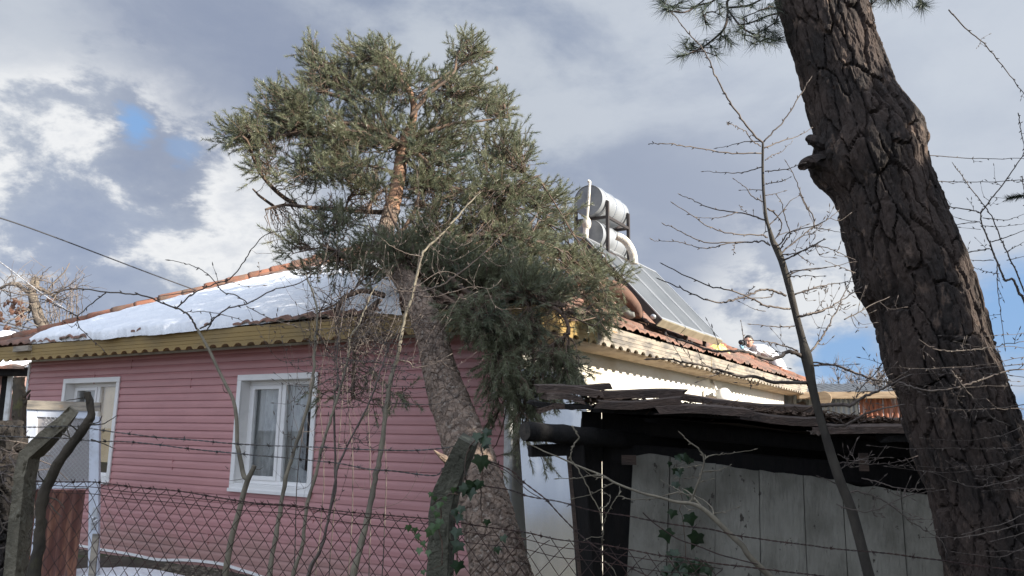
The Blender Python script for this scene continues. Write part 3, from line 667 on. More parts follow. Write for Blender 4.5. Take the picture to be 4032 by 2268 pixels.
# round log purlin with a cut end
lg = MB(); a = P(2066, 1697, 4.75); b = P(2700, 1752, 5.6)
pts = np.linspace(a, b, 30); th = 28
lg.tube(pts, 0.058 + 0.004 * np.sin(np.arange(30) * 1.3), th, cap=False); lgm = lg.v[0]; lgm += (0.010 * (fbm(lgm, 22, 3) - 0.5))[:, None] * np.array([1, 1, 1.0])
log = lg.build('log_beam', M['shadewood'], shed, smooth=False)
le = MB(); dl = (b - a) / np.linalg.norm(b - a); x = np.cross(dl, ZV); x /= np.linalg.norm(x); y = np.cross(x, dl)
le.add(np.vstack([[a + dl * 0.002 + (x * math.cos(t_) + y * math.sin(t_)) * 0.057 for t_ in np.linspace(0, 2 * np.pi, 28, endpoint=False)], [a - dl * 0.004]]), t=[[28, i, (i + 1) % 28] for i in range(28)])
M['logend'] = mat('cut_log_end', (0.060, 0.050, 0.040), 0.95, (0.03, 0.026, 0.022), 30, (1, 1, 1), 0.4, 0.6, bump=0.4, bscale=60)
le.build('log_end', M['logend'], log)
bm = MB(); bm.bar(P(2085, 1775, 4.9), P(2290, 1768, 5.05), 0.06, 0.075); bm.build('rotten_beam', M['shadewood'], shed, bevel=0.008)
# roof boards: broken, overlapping, running along the eave
def board(pxa, pxb, Ya, Yb, th_, wd_, m_, rise=0.055):
    a = P(*pxa, Ya); b = P(*pxb, Yb); n = 26; t_ = np.linspace(0, 1, n)
    ctr = a[None] * (1 - t_)[:, None] + b[None] * t_[:, None]; d_ = (b - a) / np.linalg.norm(b - a)
    sd_ = np.cross(ZV, d_); sd_ /= np.linalg.norm(sd_); sd_ = sd_ * (1 if sd_[1] > 0 else -1); sd_ = sd_ + ZV * rise * 2
    ph = RNG.uniform(0, 50)
    e1 = 0.012 * (fbm(np.stack([t_ * 14, t_ * 0 + ph, t_ * 0], -1), 1, 4) - 0.5); e2 = 0.010 * (fbm(np.stack([t_ * 9, t_ * 0 + ph + 9, t_ * 0], -1), 1, 4) - 0.5)
    rows = []
    for (u_, w_) in ((0, 0), (0.0, 1), (0.35, 1.05), (1, 1), (1, 0), (0, 0)):
        q = ctr + sd_[None] * (u_ * wd_) - ZV[None] * (0.016 * np.sin(t_ * 3.1 + ph))[:, None] + ZV[None] * (w_ * th_ * 1.25 + (e2 if u_ < 0.5 else 0 * e2))[:, None]
        if u_ < 0.5: q = q - sd_[None] * e1[:, None]
        rows.append(q)
    rows = np.array(rows); cut = RNG.uniform(-0.03, 0.03, rows.shape[0]); rows[:, 0] += d_ * cut[:, None]; rows[:, -1] += d_ * cut[::-1][:, None]
    mb = MB(); mb.grid(rows)
    for e in (rows[:5, 0], rows[:5, -1]): mb.ng.append([mb.n + i for i in range(5)]); mb.add(e)
    return mb.build('roof_board', m_, shed)
M['oldwood2'] = mat('grey_brown_timber', (0.145, 0.10, 0.078), 0.9, (0.075, 0.055, 0.046), 3, (1, 6, 6), 0.35, 0.7, bump=0.9, bscale=14, bstretch=(1, 9, 9), col3=(0.22, 0.165, 0.13), n3scale=5, lo3=0.52, hi3=0.72)
o1, o2, bw = M['oldwood'], M['oldwood2'], M['shadewood']
for a, b, ya, yb, th_, w_, m_ in (
    ((2114, 1548), (2372, 1572), 5.0, 5.0, 0.038, 0.16, o2), ((2208, 1530), (2396, 1541), 5.15, 5.15, 0.03, 0.14, o1), ((2148, 1573), (2298, 1593), 4.95, 4.98, 0.03, 0.12, o2),
    ((2096, 1594), (2330, 1612), 4.95, 4.98, 0.022, 0.14, bw), ((2118, 1619), (2210, 1620), 4.93, 4.95, 0.024, 0.10, o1), ((2350, 1604), (2670, 1600), 4.85, 4.75, 0.036, 0.16, o1),
    ((2372, 1566), (2700, 1580), 5.05, 4.95, 0.04, 0.22, o1), ((2590, 1634), (2965, 1644), 4.75, 4.62, 0.036, 0.18, o2), ((2620, 1580), (2980, 1606), 5.1, 5.0, 0.03, 0.2, o2), ((2900, 1652), (3250, 1672), 4.65, 4.5, 0.034, 0.2, o1),
    ((2960, 1606), (3220, 1642), 5.0, 4.9, 0.03, 0.2, o1), ((3200, 1700), (3640, 1722), 4.5, 4.32, 0.030, 0.2, o2), ((3210, 1662), (3620, 1690), 4.8, 4.6, 0.03, 0.2, o1), ((3480, 1742), (3900, 1760), 4.4, 4.3, 0.03, 0.16, bw),
    ((2330, 1612), (3300, 1690), 5.0, 4.6, 0.02, 0.3, bw), ((3300, 1688), (3900, 1730), 4.6, 4.35, 0.02, 0.3, bw)):
    board(a, b, ya, yb, th_, w_, m_)
# roof deck behind the boards (keeps the inside dark)
q0 = P(2240, 1585, 5.05); q1 = P(3900, 1722, 4.4); dk = MB()
rise = np.array([0.10, 0.62, 0.13]) ; back = q0 * 0
G_ = np.array([[q0 * (1 - t_) + q1 * t_ - ZV * 0.02 + np.array([-WO[0], -WO[1], 0.03 - 0.075 * t_]) * u_ + ZV * 0.02 * mnoise.noise(Vector((t_ * 8, u_ * 3, 0))) for u_ in np.linspace(0, 2.0, 20)] for t_ in np.linspace(0, 1, 60)])
dk.grid(G_); dk.grid((G_ - ZV * 0.03)[:, ::-1]); dk.build('roof_deck', M['oldwood'], shed)
# leaf litter and broken twigs lying on the boards
lit = MB()
for k in range(2600):
    t_ = RNG.beta(1.6, 1.2); u_ = abs(RNG.normal(0, 0.16)); c = q0 * (1 - t_) + q1 * t_ + np.array([-WO[0], -WO[1], 0.02 - 0.06 * t_]) * u_ + ZV * RNG.uniform(0.015, 0.045)
    a = RNG.uniform(0, np.pi); L = RNG.uniform(0.02, 0.11); d_ = np.array([math.cos(a), math.sin(a), RNG.normal(0, 0.28)]) * L
    if k % 3: lit.tube([c - d_, c + d_ * 0.1 + ZV * RNG.normal(0, 0.008), c + d_], [0.003, 0.004, 0.0015], 4)
    else:
        s_ = np.cross(d_, ZV) * RNG.uniform(0.25, 0.6); lit.add([c - d_ * 0.6, c + s_, c + d_ * 0.6 + ZV * 0.012, c - s_], [[0, 1, 2, 3]])
tag(lit.build('leaf_litter', M['debris']), 'dead twigs and brown leaf litter piled along the shed roof edge', 'litter', kind='stuff')

# ------------------------------------------------------------------ corrugated iron outbuilding behind
M['corr'] = mat('grey_corrugated_iron', (0.30, 0.31, 0.31), 0.6, (0.20, 0.20, 0.20), 2.0, (3, 3, 1), 0.4, 0.7, metal=0.2)
M['corrust'] = mat('rusty_corrugated_iron', (0.26, 0.095, 0.05), 0.8, (0.46, 0.47, 0.48), 1.3, (2.6, 2.6, 0.35), 0.50, 0.58, metal=0.1)
barn = thing('iron_outbuilding', P(3300, 1720, 18.3) * np.array([1, 1, 0]), 'low corrugated iron outbuilding with a rust stained right half', 'outbuilding')
def corr(pxa, pxb, ztop, zbot, Y, m_, name, amp=0.02, per=0.12):
    a = P(*pxa, Y); b = P(*pxb, Y); L = b[0] - a[0]; n = int(L / per * 8); xs_ = np.linspace(0, L, n)
    g_ = np.array([[np.array([a[0] + x, Y - amp * math.sin(x / per * 2 * math.pi) + 0.02 * (x > L / 2), zz]) for zz in (zbot, ztop)] for x in xs_]); return MB().grid(g_).build(name, m_, barn, smooth=True)
zt_ = P(3300, 1552, 18.3)[2]
corr((3070, 1600), (3382, 1600), zt_, 0, 18.30, M['corr'], 'wall'); corr((3384, 1600), (3800, 1600), zt_, 0, 18.24, M['corrust'], 'wall')
n = 420; xs_ = np.linspace(P(3085, 1540, 18)[0], P(3830, 1540, 18)[0], n); rg = []
for (yy, zz) in ((17.9, P(3300, 1552, 17.9)[2]), (19.4, P(3300, 1518, 19.4)[2]), (21.5, 3.0)):
    rg.append([[x, yy, zz + 0.035 * math.sin(x / 0.16 * 2 * math.pi) + 0.02 * math.sin(x * 1.7)] for x in xs_])
MB().grid(np.array(rg)).build('roof', M['corr'], barn, smooth=True)
be = MB(); be.bar(P(3140, 1558, 17.95), P(3850, 1553, 17.95), 0.14, 0.16); be.cyl(P(3246, 1568, 17.6), P(3246, 1568, 18.2), 0.16, 16); be.build('roof_beam', M['moulding'], barn, bevel=0.02)

# ------------------------------------------------------------------ neighbour's lean-to at far left
M['pinkplaster'] = mat('faded_pink_plaster', (0.40, 0.25, 0.22), 0.9, (0.30, 0.19, 0.17), 2, lo=0.4, hi=0.7)
ln = thing('lean_to', P(40, 1720, 14.5) * np.array([1, 1, 0]), "neighbour's pink walled lean-to with a snowy eave beside the pink house", 'shed')
b = MB(); a = P(-260, 1500, 14.5); c = P(22, 1500, 14.5); b.box((a[0], 14.5, 0), (c[0] - a[0], 0, 0), (0, 2.0, 0), ZV * P(0, 1478, 14.5)[2]); b.build('wall', M['pinkplaster'], ln)
b = MB(); b.bar(P(-260, 1462, 14.0), P(118, 1464, 14.0), 0.14, 0.16); b.bar(P(30, 1480, 14.3), P(16, 1700, 14.3) * np.array([1, 1, 0]), 0.14, 0.12, up=(0, 1, 0)); b.build('beam', M['shadewood'], ln, bevel=0.02)
b = MB(); b.bar(P(43, 1478, 14.2), P(26, 1700, 14.2) * np.array([1, 1, 0]), 0.08, 0.05, up=(0, 1, 0)); b.build('door_post', M['trim'], ln)
xs_ = np.linspace(P(-300, 1450, 14)[0], P(122, 1450, 14)[0], 90)
rg = np.array([[[x, yy, zz + 0.035 * abs(math.sin(x * 9)) * k_] for x in xs_] for yy, zz, k_ in ((13.8, P(50, 1452, 13.8)[2], 0), (13.8, P(50, 1446, 13.8)[2], 1), (16.0, P(50, 1446, 13.8)[2] + 0.8, 1))]); MB().grid(rg).build('roof', M['tile'], ln)
rg = np.array([[[x, yy, zz + 0.07 * abs(math.sin(x * 4.4 + 0.6)) * k_] for x in xs_] for yy, zz, k_ in ((13.85, P(50, 1446, 13.85)[2], 0), (13.9, P(50, 1441, 13.9)[2], 1), (16.0, P(50, 1441, 13.9)[2] + 0.82, 1))]); MB().grid(rg).build('snow_cover', M['snow'], ln, smooth=True)
M['orange'] = mat('orange_plastic', (0.70, 0.22, 0.08), 0.6, (0.55, 0.16, 0.06), 5, lo=0.4, hi=0.7)
b = MB(); c = P(52, 1625, 15.2); q = np.array([[c + np.array([(i - 4) * 0.035, 0.04 * math.sin(i * 1.3 + j), (j - 4) * 0.06]) for j in range(9)] for i in range(9)]); b.grid(q); b.grid(q[::-1] + np.array([0, 0.02, 0]))
tag(b.build('tarpaulin', M['orange'], smooth=True), 'bright orange plastic sheet hanging in the gap behind the lean-to', 'tarpaulin')
b = MB(); c0_ = P(-60, 1440, 19); c1_ = P(200, 1440, 19); b.box((c0_[0], 19, 0), (c1_[0] - c0_[0], 0, 0), (0, 0.3, 0), ZV * 2.9); M['farwall'] = mat('pale_stone_wall', (0.52, 0.40, 0.34), 0.9, (0.30, 0.22, 0.18), 2.5, (1, 1, 3), 0.45, 0.6, bump=0.6, bscale=6)
tag(b.build('stone_wall', M['farwall']), 'pale rough wall seen in the gap left of the pink house', 'wall')

# ------------------------------------------------------------------ garden gate by the house
M['paintmetal'] = mat('white_painted_steel', (0.62, 0.65, 0.72), 0.5, (0.50, 0.52, 0.56), 4, lo=0.45, hi=0.7, col3=(0.20, 0.10, 0.06), n3scale=9, lo3=0.68, hi3=0.74)
M['rust'] = mat('rusted_sheet_iron', (0.115, 0.048, 0.037), 0.85, (0.25, 0.115, 0.07), 2.2, (5, 5, 0.8), 0.42, 0.66, col3=(0.085, 0.045, 0.04), n3scale=3, lo3=0.55, hi3=0.72, bump=0.2, bscale=12)
M['milky'] = mat('milky_plastic_sheet', (0.37, 0.34, 0.33), 0.55, (0.31, 0.29, 0.28), 3, lo=0.4, hi=0.7)
GY = 8.9
def G(px, py, dy=0.0): return P(px, py, GY + dy)
gate = thing('garden_gate', G(230, 2250) * np.array([1, 1, 0]), 'white steel garden gate with a rusty sheet iron lower half standing before the pink wall', 'gate')
f = MB()
f.box(G(96, 2330), G(138, 2330) - G(96, 2330), np.array([0, 0.05, 0]), G(104, 1606) - G(96, 2330))
f.box(G(344, 2330), G(384, 2330) - G(344, 2330), np.array([0, 0.05, 0]), G(352, 1640) - G(344, 2330))
f.box(G(143, 1642), G(352, 1650) - G(143, 1642), np.array([0, 0.04, 0]), ZV * 0.12); f.box(G(143, 1926), G(345, 1922) - G(143, 1926), np.array([0, 0.04, 0]), ZV * 0.07)
f.build('frame', M['paintmetal'], gate, bevel=0.006)
f = MB(); f.box(G(104, 1611, -0.02), G(392, 1620) - G(104, 1611), np.array([0, 0.02, 0]), ZV * 0.10); f.build('top_board', M['weathered'], gate)
f = MB(); pa = [G(143, 1925, 0.02), G(347, 1925, 0.02), G(352, 1640, 0.02), G(143, 1640, 0.02)]; f.prism(pa, (0, 0.006, 0)); f.build('plastic_panel', M['milky'], gate)
f = MB(); a = G(143, 1925); L = G(347, 1925)[0] - a[0]; Hh = G(143, 1640)[2] - a[2]
st_ = 0.048
for k in range(-int(Hh / st_), int(L / st_)):
    for sg in (1, -1):
        x0 = k * st_; x1 = x0 + Hh; c0_, c1_ = max(0, x0), min(L, x1)
        if c1_ - c0_ < 0.02: continue
        z0_, z1_ = c0_ - x0, c1_ - x0
        if sg < 0: z0_, z1_ = Hh - z0_, Hh - z1_
        f.tube([a + np.array([c0_, 0.0, z0_]), a + np.array([c1_, 0.0, z1_])], 0.0022, 3, cap=False)
f.build('wire_mesh', M['panelframe'], gate)
n = 120; a = G(140, 1926, 0.05); b = G(350, 1926, 0.05); xs_ = np.linspace(0, b[0] - a[0], n)
gr = np.array([[a + np.array([x, -0.05 - 0.018 * math.sin(x / 0.115 * 2 * math.pi + 0.4 * math.sin(zz * 4)) - 0.01 * math.sin(zz * 3), -zz]) for zz in np.linspace(0, 1.25, 30)] for x in xs_]); f = MB(); f.grid(gr); f.grid(gr[::-1] + np.array([0, 0.003, 0])); f.build('rusty_sheet', M['rust'], gate, smooth=True)
f = MB(); hx = G(366, 2040, -0.03); f.box(G(356, 2085, -0.012), (0.055, 0, 0), (0, 0.012, 0), ZV * 0.24); f.tube(spline([G(362, 2062, -0.02), G(364, 2060, -0.08), G(375, 2052, -0.085), G(384, 2046, -0.07)], n=12), 0.011, 8); f.ball(G(366, 2040, -0.03), 0.02, 8, 6); f.build('handle', M['panelframe'], gate, bevel=0.003)
f = MB(); f.box(G(346, 2268, -0.03), (0.07, 0, 0), (0, 0.02, 0), ZV * 0.44); f.build('repair_board', M['weathered'], gate)

# gravel and snow at the foot of the wall
M['gravel'] = mat('gravel', (0.20, 0.17, 0.13), 0.9, (0.10, 0.085, 0.065), 6, lo=0.4, hi=0.6, col3=(0.33, 0.29, 0.22), n3scale=15, lo3=0.55, hi3=0.65)
sv = np.array([H(s, 0.0, 0) for s in np.linspace(9.1, 0, 120)]); zc_ = np.interp(np.linspace(9.1, 0, 120), BASECURVE[::-1, 0], BASECURVE[::-1, 1])
def bedz(s, o): return np.interp(s, BASECURVE[::-1, 0], BASECURVE[::-1, 1]) - 0.045 - 0.06 * o
bed = MB(); gr = np.array([[H(s, o, bedz(s, o) + 0.02 * mnoise.noise(Vector((s * 3, o * 3, 0)))) for o in np.linspace(0.02, 2.2, 40)] for s in np.linspace(9.1, 0.05, 160)]); bed.grid(gr); structure(bed.build('gravel_bed', M['soil'], smooth=True, loc=tuple(H(4, 1, 0))))
pb = MB()
for k in range(3800):
    s = RNG.uniform(3.0, 8.2); o = RNG.uniform(0.05, 1.9); r_ = RNG.lognormal(-4.25, 0.40); c = H(s, o, bedz(s, o) + r_ * 0.25)
    pb.ball(c, r_, 6, 4, (RNG.uniform(0.8, 1.5), RNG.uniform(0.8, 1.4), RNG.uniform(0.5, 0.8)))
pbm = pb.v
tag(pb.build('gravel', M['gravel']), 'loose pale gravel with moss at the foot of the pink wall', 'gravel', kind='stuff')
sp_ = MB(); pts = []
cs = P(420, 2275, 9.2); nn = 60
th = np.linspace(0, 2 * np.pi, nn, endpoint=False); rr = np.linspace(0, 1, 18)
def sz(x, y): return 0.10
gr = np.array([[cs * np.array([1, 1, 0]) + np.array([math.cos(a) * 1.15, math.sin(a) * 0.75, 0]) * r_ * (0.8 + 0.35 * mnoise.noise(Vector((math.cos(a) * 1.6, math.sin(a) * 1.6, 3)))) + ZV * (0.0 + 0.15 * (1 - r_ ** 2.2) + 0.02 * mnoise.noise(Vector((math.cos(a) * r_ * 5, math.sin(a) * r_ * 5, 1))) - 0.03) for a in np.append(th, th[0])] for r_ in rr])
sp_.grid(gr[:, ::-1]); tag(sp_.build('snow_patch', M['snow'], smooth=True), 'small patch of melting snow on the ground beside the gate', 'snow', kind='stuff')
EVERGREENS = [(6.4, 3.9, 8.6, 2.0), (6.9, 2.0, 5.6, 1.7), (6.4, 0.2, 4.6, 1.6), (4.6, -1.8, 5.2, 1.7), (8.6, 3.2, 6.6, 1.7), (8.8, 0.4, 6.2, 1.8), (6.8, -2.6, 6.0, 1.9), (3.9, 0.6, 5.4, 1.2), (3.1, -0.9, 5.4, 1.2), (4.5, 1.75, 4.81, 1.0), (2.0, -1.5, 5.6, 1.2), (0.9, -2.0, 5.6, 1.2), (6.9, 5.4, 6.4, 1.2), (6.2, -1.2, 6.4, 1.5)]
# ------------------------------------------------------------------ bark, needles, twigs
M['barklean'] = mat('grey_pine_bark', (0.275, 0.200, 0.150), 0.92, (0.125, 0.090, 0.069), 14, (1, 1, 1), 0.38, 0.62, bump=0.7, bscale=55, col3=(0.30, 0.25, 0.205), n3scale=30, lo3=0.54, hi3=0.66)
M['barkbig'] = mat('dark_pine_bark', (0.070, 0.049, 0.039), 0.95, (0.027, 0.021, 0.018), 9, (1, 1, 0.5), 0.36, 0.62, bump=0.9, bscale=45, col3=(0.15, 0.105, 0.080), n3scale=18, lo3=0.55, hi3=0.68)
M['barkorange'] = mat('orange_pine_bark', (0.34, 0.19, 0.115), 0.85, (0.20, 0.125, 0.085), 12, lo=0.4, hi=0.65, bump=0.5, bscale=40)
M['needle'] = mat('pine_needles', (0.190, 0.203, 0.120), 0.38, (0.258, 0.266, 0.166), 5, lo=0.38, hi=0.62, col3=(0.115, 0.150, 0.105), n3scale=2.1, lo3=0.5, hi3=0.65)
def translucent(m, f):
    N = m.node_tree.nodes; L = m.node_tree.links; b = N['Principled BSDF']; o = [n for n in N if n.type == 'OUTPUT_MATERIAL'][0]
    t_ = N.new('ShaderNodeBsdfTranslucent'); src = b.inputs['Base Color'].links[0].from_socket; L.new(src, t_.inputs[0])
    x = N.new('ShaderNodeMixShader'); x.inputs[0].default_value = f; L.new(b.outputs[0], x.inputs[1]); L.new(t_.outputs[0], x.inputs[2]); L.new(x.outputs[0], o.inputs[0])
translucent(M['needle'], 0.35)
M['needledark'] = mat('long_pine_needles', (0.040, 0.058, 0.036), 0.55, (0.065, 0.085, 0.05), 8, lo=0.4, hi=0.6)
M['deadtwig'] = mat('dead_pine_twig', (0.15, 0.098, 0.068), 0.9, (0.085, 0.062, 0.048), 9, lo=0.4, hi=0.6)
M['twig'] = mat('grey_brown_twig', (0.105, 0.082, 0.070), 0.8, (0.17, 0.14, 0.115), 14, lo=0.45, hi=0.65)
M['palebark'] = mat('pale_sapling_bark', (0.25, 0.215, 0.155), 0.8, (0.14, 0.12, 0.088), 9, (1, 1, 0.6), 0.4, 0.62, bump=0.3, bscale=60, col3=(0.36, 0.32, 0.22), n3scale=7, lo3=0.58, hi3=0.70)
M['sapbark'] = mat('dark_sapling_bark', (0.048, 0.041, 0.034), 0.9, (0.08, 0.07, 0.055), 12, (1, 1, 0.5), 0.42, 0.66, bump=0.3, bscale=70)

def barktube(ctr, rad, n, step, cu, cv, depth, seed, rough=0.004, flare=None, warp=1.2):
    """trunk whose bark plates are real relief: ctr (k,3) px-derived axis, cu/cv = plate width/height in metres"""
    L = np.concatenate([[0], np.cumsum(np.linalg.norm(np.diff(ctr, axis=0), axis=1))]); m = int(L[-1] / step)
    q = np.linspace(0, L[-1], m); p = np.stack([np.interp(q, L, ctr[:, i]) for i in range(3)], -1); r = np.interp(q, L, rad)
    mb = MB(); mb.tube(p, r, n, cap=True); v = mb.v[0]
    th = np.tile(np.linspace(0, 2 * np.pi, n, endpoint=False), m); zz = np.repeat(q, n); c = np.repeat(p, n, axis=0); rr = np.repeat(r, n)
    nrm_ = v[:m * n] - c; nrm_ /= np.linalg.norm(nrm_, axis=1)[:, None]
    wrap = max(6, int(round(2 * np.pi * r.mean() / cu)))
    cs_ = np.stack([np.cos(th) * r.mean(), np.sin(th) * r.mean(), zz], -1)
    w1 = fbm(cs_, 9.0 / (cu / 0.06), 3) - 0.5; w2 = fbm(cs_ + 31, 9.0 / (cu / 0.06), 3) - 0.5
    a = np.stack([th / (2 * np.pi) * wrap + w1 * warp, zz / cv + w2 * warp], -1)
    f1, f2, ch = worley2(a, 0.95, wrap)
    e = np.clip((f2 - f1) / (0.20 if cv < 0.2 else 0.11), 0, 1); e = e * e * (3 - 2 * e)
    b = np.stack([th / (2 * np.pi) * wrap * 2.3 + w2 * 1.5, zz / cv * 2.1 + w1 * 1.5 + seed], -1)
    g1, g2, gh = worley2(b, 0.95, None)
    e2 = np.clip((g2 - g1) / 0.25, 0, 1)
    d = depth * (e * (0.55 + 0.7 * ch) - 0.75) + depth * 0.30 * (e2 * (0.4 + 0.8 * gh) - 0.5) + rough * (fbm(cs_ * np.array([1, 1, 0.5]), 55, 3) - 0.5) + 0.35 * depth * (fbm(cs_, 4.0, 3) - 0.5) * 2
    if flare is not None: d = d + flare(th, zz, p, r, cs_)
    v[:m * n] += nrm_ * d[:, None]
    return mb

def needle_tufts(mb, pos, axis, n, L, w, spread=(0.5, 1.0), along=0.0, droop=0.0):
    """n needles per shoot: pos (k,3) shoot tip bases, axis (k,3) unit directions; needles fan round the axis along a length 'along' behind the tip"""
    k = len(pos); pos = np.repeat(pos, n, axis=0); ax = np.repeat(axis, n, axis=0)
    rnd = RNG.normal(size=(k * n, 3)); rnd -= ax * (rnd * ax).sum(1)[:, None]; rnd /= np.linalg.norm(rnd, axis=1)[:, None] + 1e-9
    a = RNG.uniform(spread[0], spread[1], k * n)[:, None]
    d = ax * np.cos(a) + rnd * np.sin(a); d[:, 2] -= droop; d /= np.linalg.norm(d, axis=1)[:, None]
    b = pos - ax * (RNG.uniform(0, 1, k * n)[:, None] * along)
    ln = (L * RNG.uniform(0.7, 1.1, k * n))[:, None]
    s = np.cross(d, RNG.normal(size=(k * n, 3))); s /= np.linalg.norm(s, axis=1)[:, None] + 1e-9
    v = np.stack([b - s * w / 2, b + s * w / 2, b + d * ln], 1).reshape(-1, 3)
    mb.add(v, t=np.arange(k * n * 3).reshape(-1, 3))

def wander(a, b, sag=0.12, n=9, kink=0.05):
    a = np.asarray(a, float); b = np.asarray(b, float); t = np.linspace(0, 1, n)[:, None]; L = np.linalg.norm(b - a)
    off = RNG.normal(size=3) * sag * L; p = a * (1 - t) + b * t + off * (4 * t * (1 - t)) * 0.5
    p[1:-1] += RNG.normal(size=(n - 2, 3)) * kink * L / n * 2; return p

# ------------------------------------------------------------------ the fallen pine leaning on the eave
cl = [(2090, 2640, 5.45, 300), (2030, 2440, 5.6, 250), (1974, 2268, 5.75, 232), (1937, 2100, 5.95, 211), (1895, 1950, 6.15, 200), (1850, 1800, 6.4, 186), (1806, 1680, 6.65, 168), (1768, 1570, 6.9, 156), (1735, 1470, 7.05, 138),
      (1703, 1340, 7.2, 124), (1662, 1220, 7.35, 114), (1614, 1130, 7.5, 98), (1566, 1070, 7.72, 80), (1524, 1020, 7.95, 72), (1512, 965, 8.15, 68), (1523, 890, 8.35, 66), (1543, 820, 8.55, 66),
      (1563, 740, 8.7, 58), (1578, 640, 8.85, 52), (1592, 560, 8.95, 46), (1617, 500, 9.05, 38), (1630, 420, 9.1, 28), (1600, 330, 9.15, 20), (1555, 260, 9.2, 13), (1490, 205, 9.2, 7)]
ctr = np.array([P(x, y, Y) for x, y, Y, w in cl]); rad = np.array([w * 0.94 / 2 / FPX * Y * 1.04 for x, y, Y, w in cl])
cs_ = spline(np.hstack([ctr, rad[:, None]]), n=180); 
pine = thing('fallen_pine', ctr[0] * np.array([1, 1, 0]), 'uprooted pine with scaly grey trunk and dense green crown leaning on the house roof', 'tree')
k_ = 0
split = int(len(cs_) * 0.66)
def knots(th, zz, p, r, c3):
    d = 0
    for (z0, a0, h) in ((1.35, 4.2, 0.05), (2.5, 2.0, 0.03), (3.3, 5.0, 0.03), (3.9, 1.0, 0.04), (4.5, 3.0, 0.04)):
        d = d + h * np.exp(-((zz - z0) / 0.10) ** 2 - (np.angle(np.exp(1j * (th - a0))) / 0.35) ** 2)
    return d
lo_ = barktube(cs_[:split + 1, :3], cs_[:split + 1, 3], 220, 0.0075, 0.046, 0.068, 0.0135, 3, flare=knots)
lo_.build('trunk', M['barklean'], pine, smooth=False)
hi_ = barktube(cs_[split - 1:, :3], cs_[split - 1:, 3], 40, 0.02, 0.05, 0.07, 0.006, 5); hi_.build('upper_trunk', M['barkorange'], pine, smooth=True)
# limbs seen in the photo
limb = MB(); dead = MB(); need = MB(); shootpos = []; shootax = []
trunkpts = cs_[int(len(cs_) * 0.50):, :3]; trunkrad = cs_[int(len(cs_) * 0.50):, 3]
SKEL = [trunkpts]
def limb_px(s, ox, oy, k, Y0, Y1, r0, r1, mb=None):
    q = PL(s, ox, oy, k); yy = np.linspace(Y0, Y1, len(q)); p = spline([P(x, y, Y) for (x, y), Y in zip(q, yy)], n=len(q) * 7)
    (mb or limb).tube(p, np.linspace(r0, r1, len(p)), 7); SKEL.append(p[len(p) // 4:]); return p
for s, Y1, r0, r1 in (('1480,1400 1300,1410 1000,1390 800,1375 640,1355 550,1368 470,1390', 8.0, .034, .012), ('700,1350 620,1305 530,1230 430,1110 380,1000 335,880 300,840', 7.9, .028, .014), ('540,1370 430,1290 400,1260 375,1235', 7.85, .018, .008),
    ('1500,900 1380,830 1250,770 1100,740 960,745 800,790 600,830 450,870 330,905', 8.5, .040, .010), ('1100,560 900,500 850,480 810,380 825,250 820,120', 8.9, .028, .006), ('1560,700 1700,520 1850,400 1900,335 1920,210 2000,110 2080,50', 9.3, .030, .005),
    ('1530,950 1600,965 1660,1010 1700,1050 1722,1082', 8.6, .034, .022), ('1540,850 1700,800 1900,740 2100,720 2300,690', 9.2, .032, .008), ('1520,1000 1700,1150 1900,1230 2150,1250 2400,1200 2540,1130', 8.8, .034, .008),
    ('1600,560 1750,430 1950,300 2110,205 2190,200', 9.5, .024, .005), ('1530,480 1430,300 1300,180', 9.3, .022, .01), ('1480,1120 1250,1060 1000,1040 750,1080', 8.3, .022, .008), ('1420,1200 1300,1290 1240,1400', 8.1, .02, .012)):
    limb_px(s, 800, 100, 1.9167, 8.75, Y1, r0, r1)
for s, Y0, Y1, r0, r1 in (('420,600 560,620 690,590 830,660 960,760 1130,800 1380,800', 8.0, 7.2, .045, .02), ('1250,770 1380,800 1560,860 1700,850', 7.2, 7.0, .022, .016), ('1600,870 1650,905 1690,960 1715,1020 1718,1075', 7.0, 6.9, .018, .014),
    ('480,520 700,400 950,330 1250,330 1500,380', 8.2, 8.3, .035, .01), ('420,640 200,560 0,460 -150,400', 8.0, 7.8, .03, .012), ('500,700 720,760 900,880 1000,1010 1060,1200', 7.6, 6.8, .028, .01), ('420,480 330,380 250,300', 8.3, 8.2, .03, .016), ('360,380 480,260 560,120 590,0', 8.3, 8.5, .026, .014),
    ('1380,800 1440,950 1450,1120 1440,1300', 7.1, 6.9, .016, .006), ('900,780 1000,900 1150,1000 1250,1150 1300,1350', 7.2, 6.7, .022, .008), ('560,560 540,420 440,300 350,100 340,-40', 7.9, 8.3, .026, .012)):
    limb_px(s, 1344, 756, 1.9167, Y0, Y1, r0, r1)
for s, Y0, Y1, r0, r1 in (('900,420 800,390 680,370 590,400 500,430 460,500 440,560 430,630 425,700 420,800', 7.7, 7.1, .030, .012), ('850,470 760,540 650,640 620,720', 7.7, 7.2, .028, .012), ('300,560 420,500 480,450', 7.4, 7.4, .008, .012), ('620,700 600,900 590,1200 585,1449', 7.2, 7.3, .012, .02)):
    limb_px(s, 1160, 1000, 2.552, Y0, Y1, r0, r1)
skel = np.vstack(SKEL)
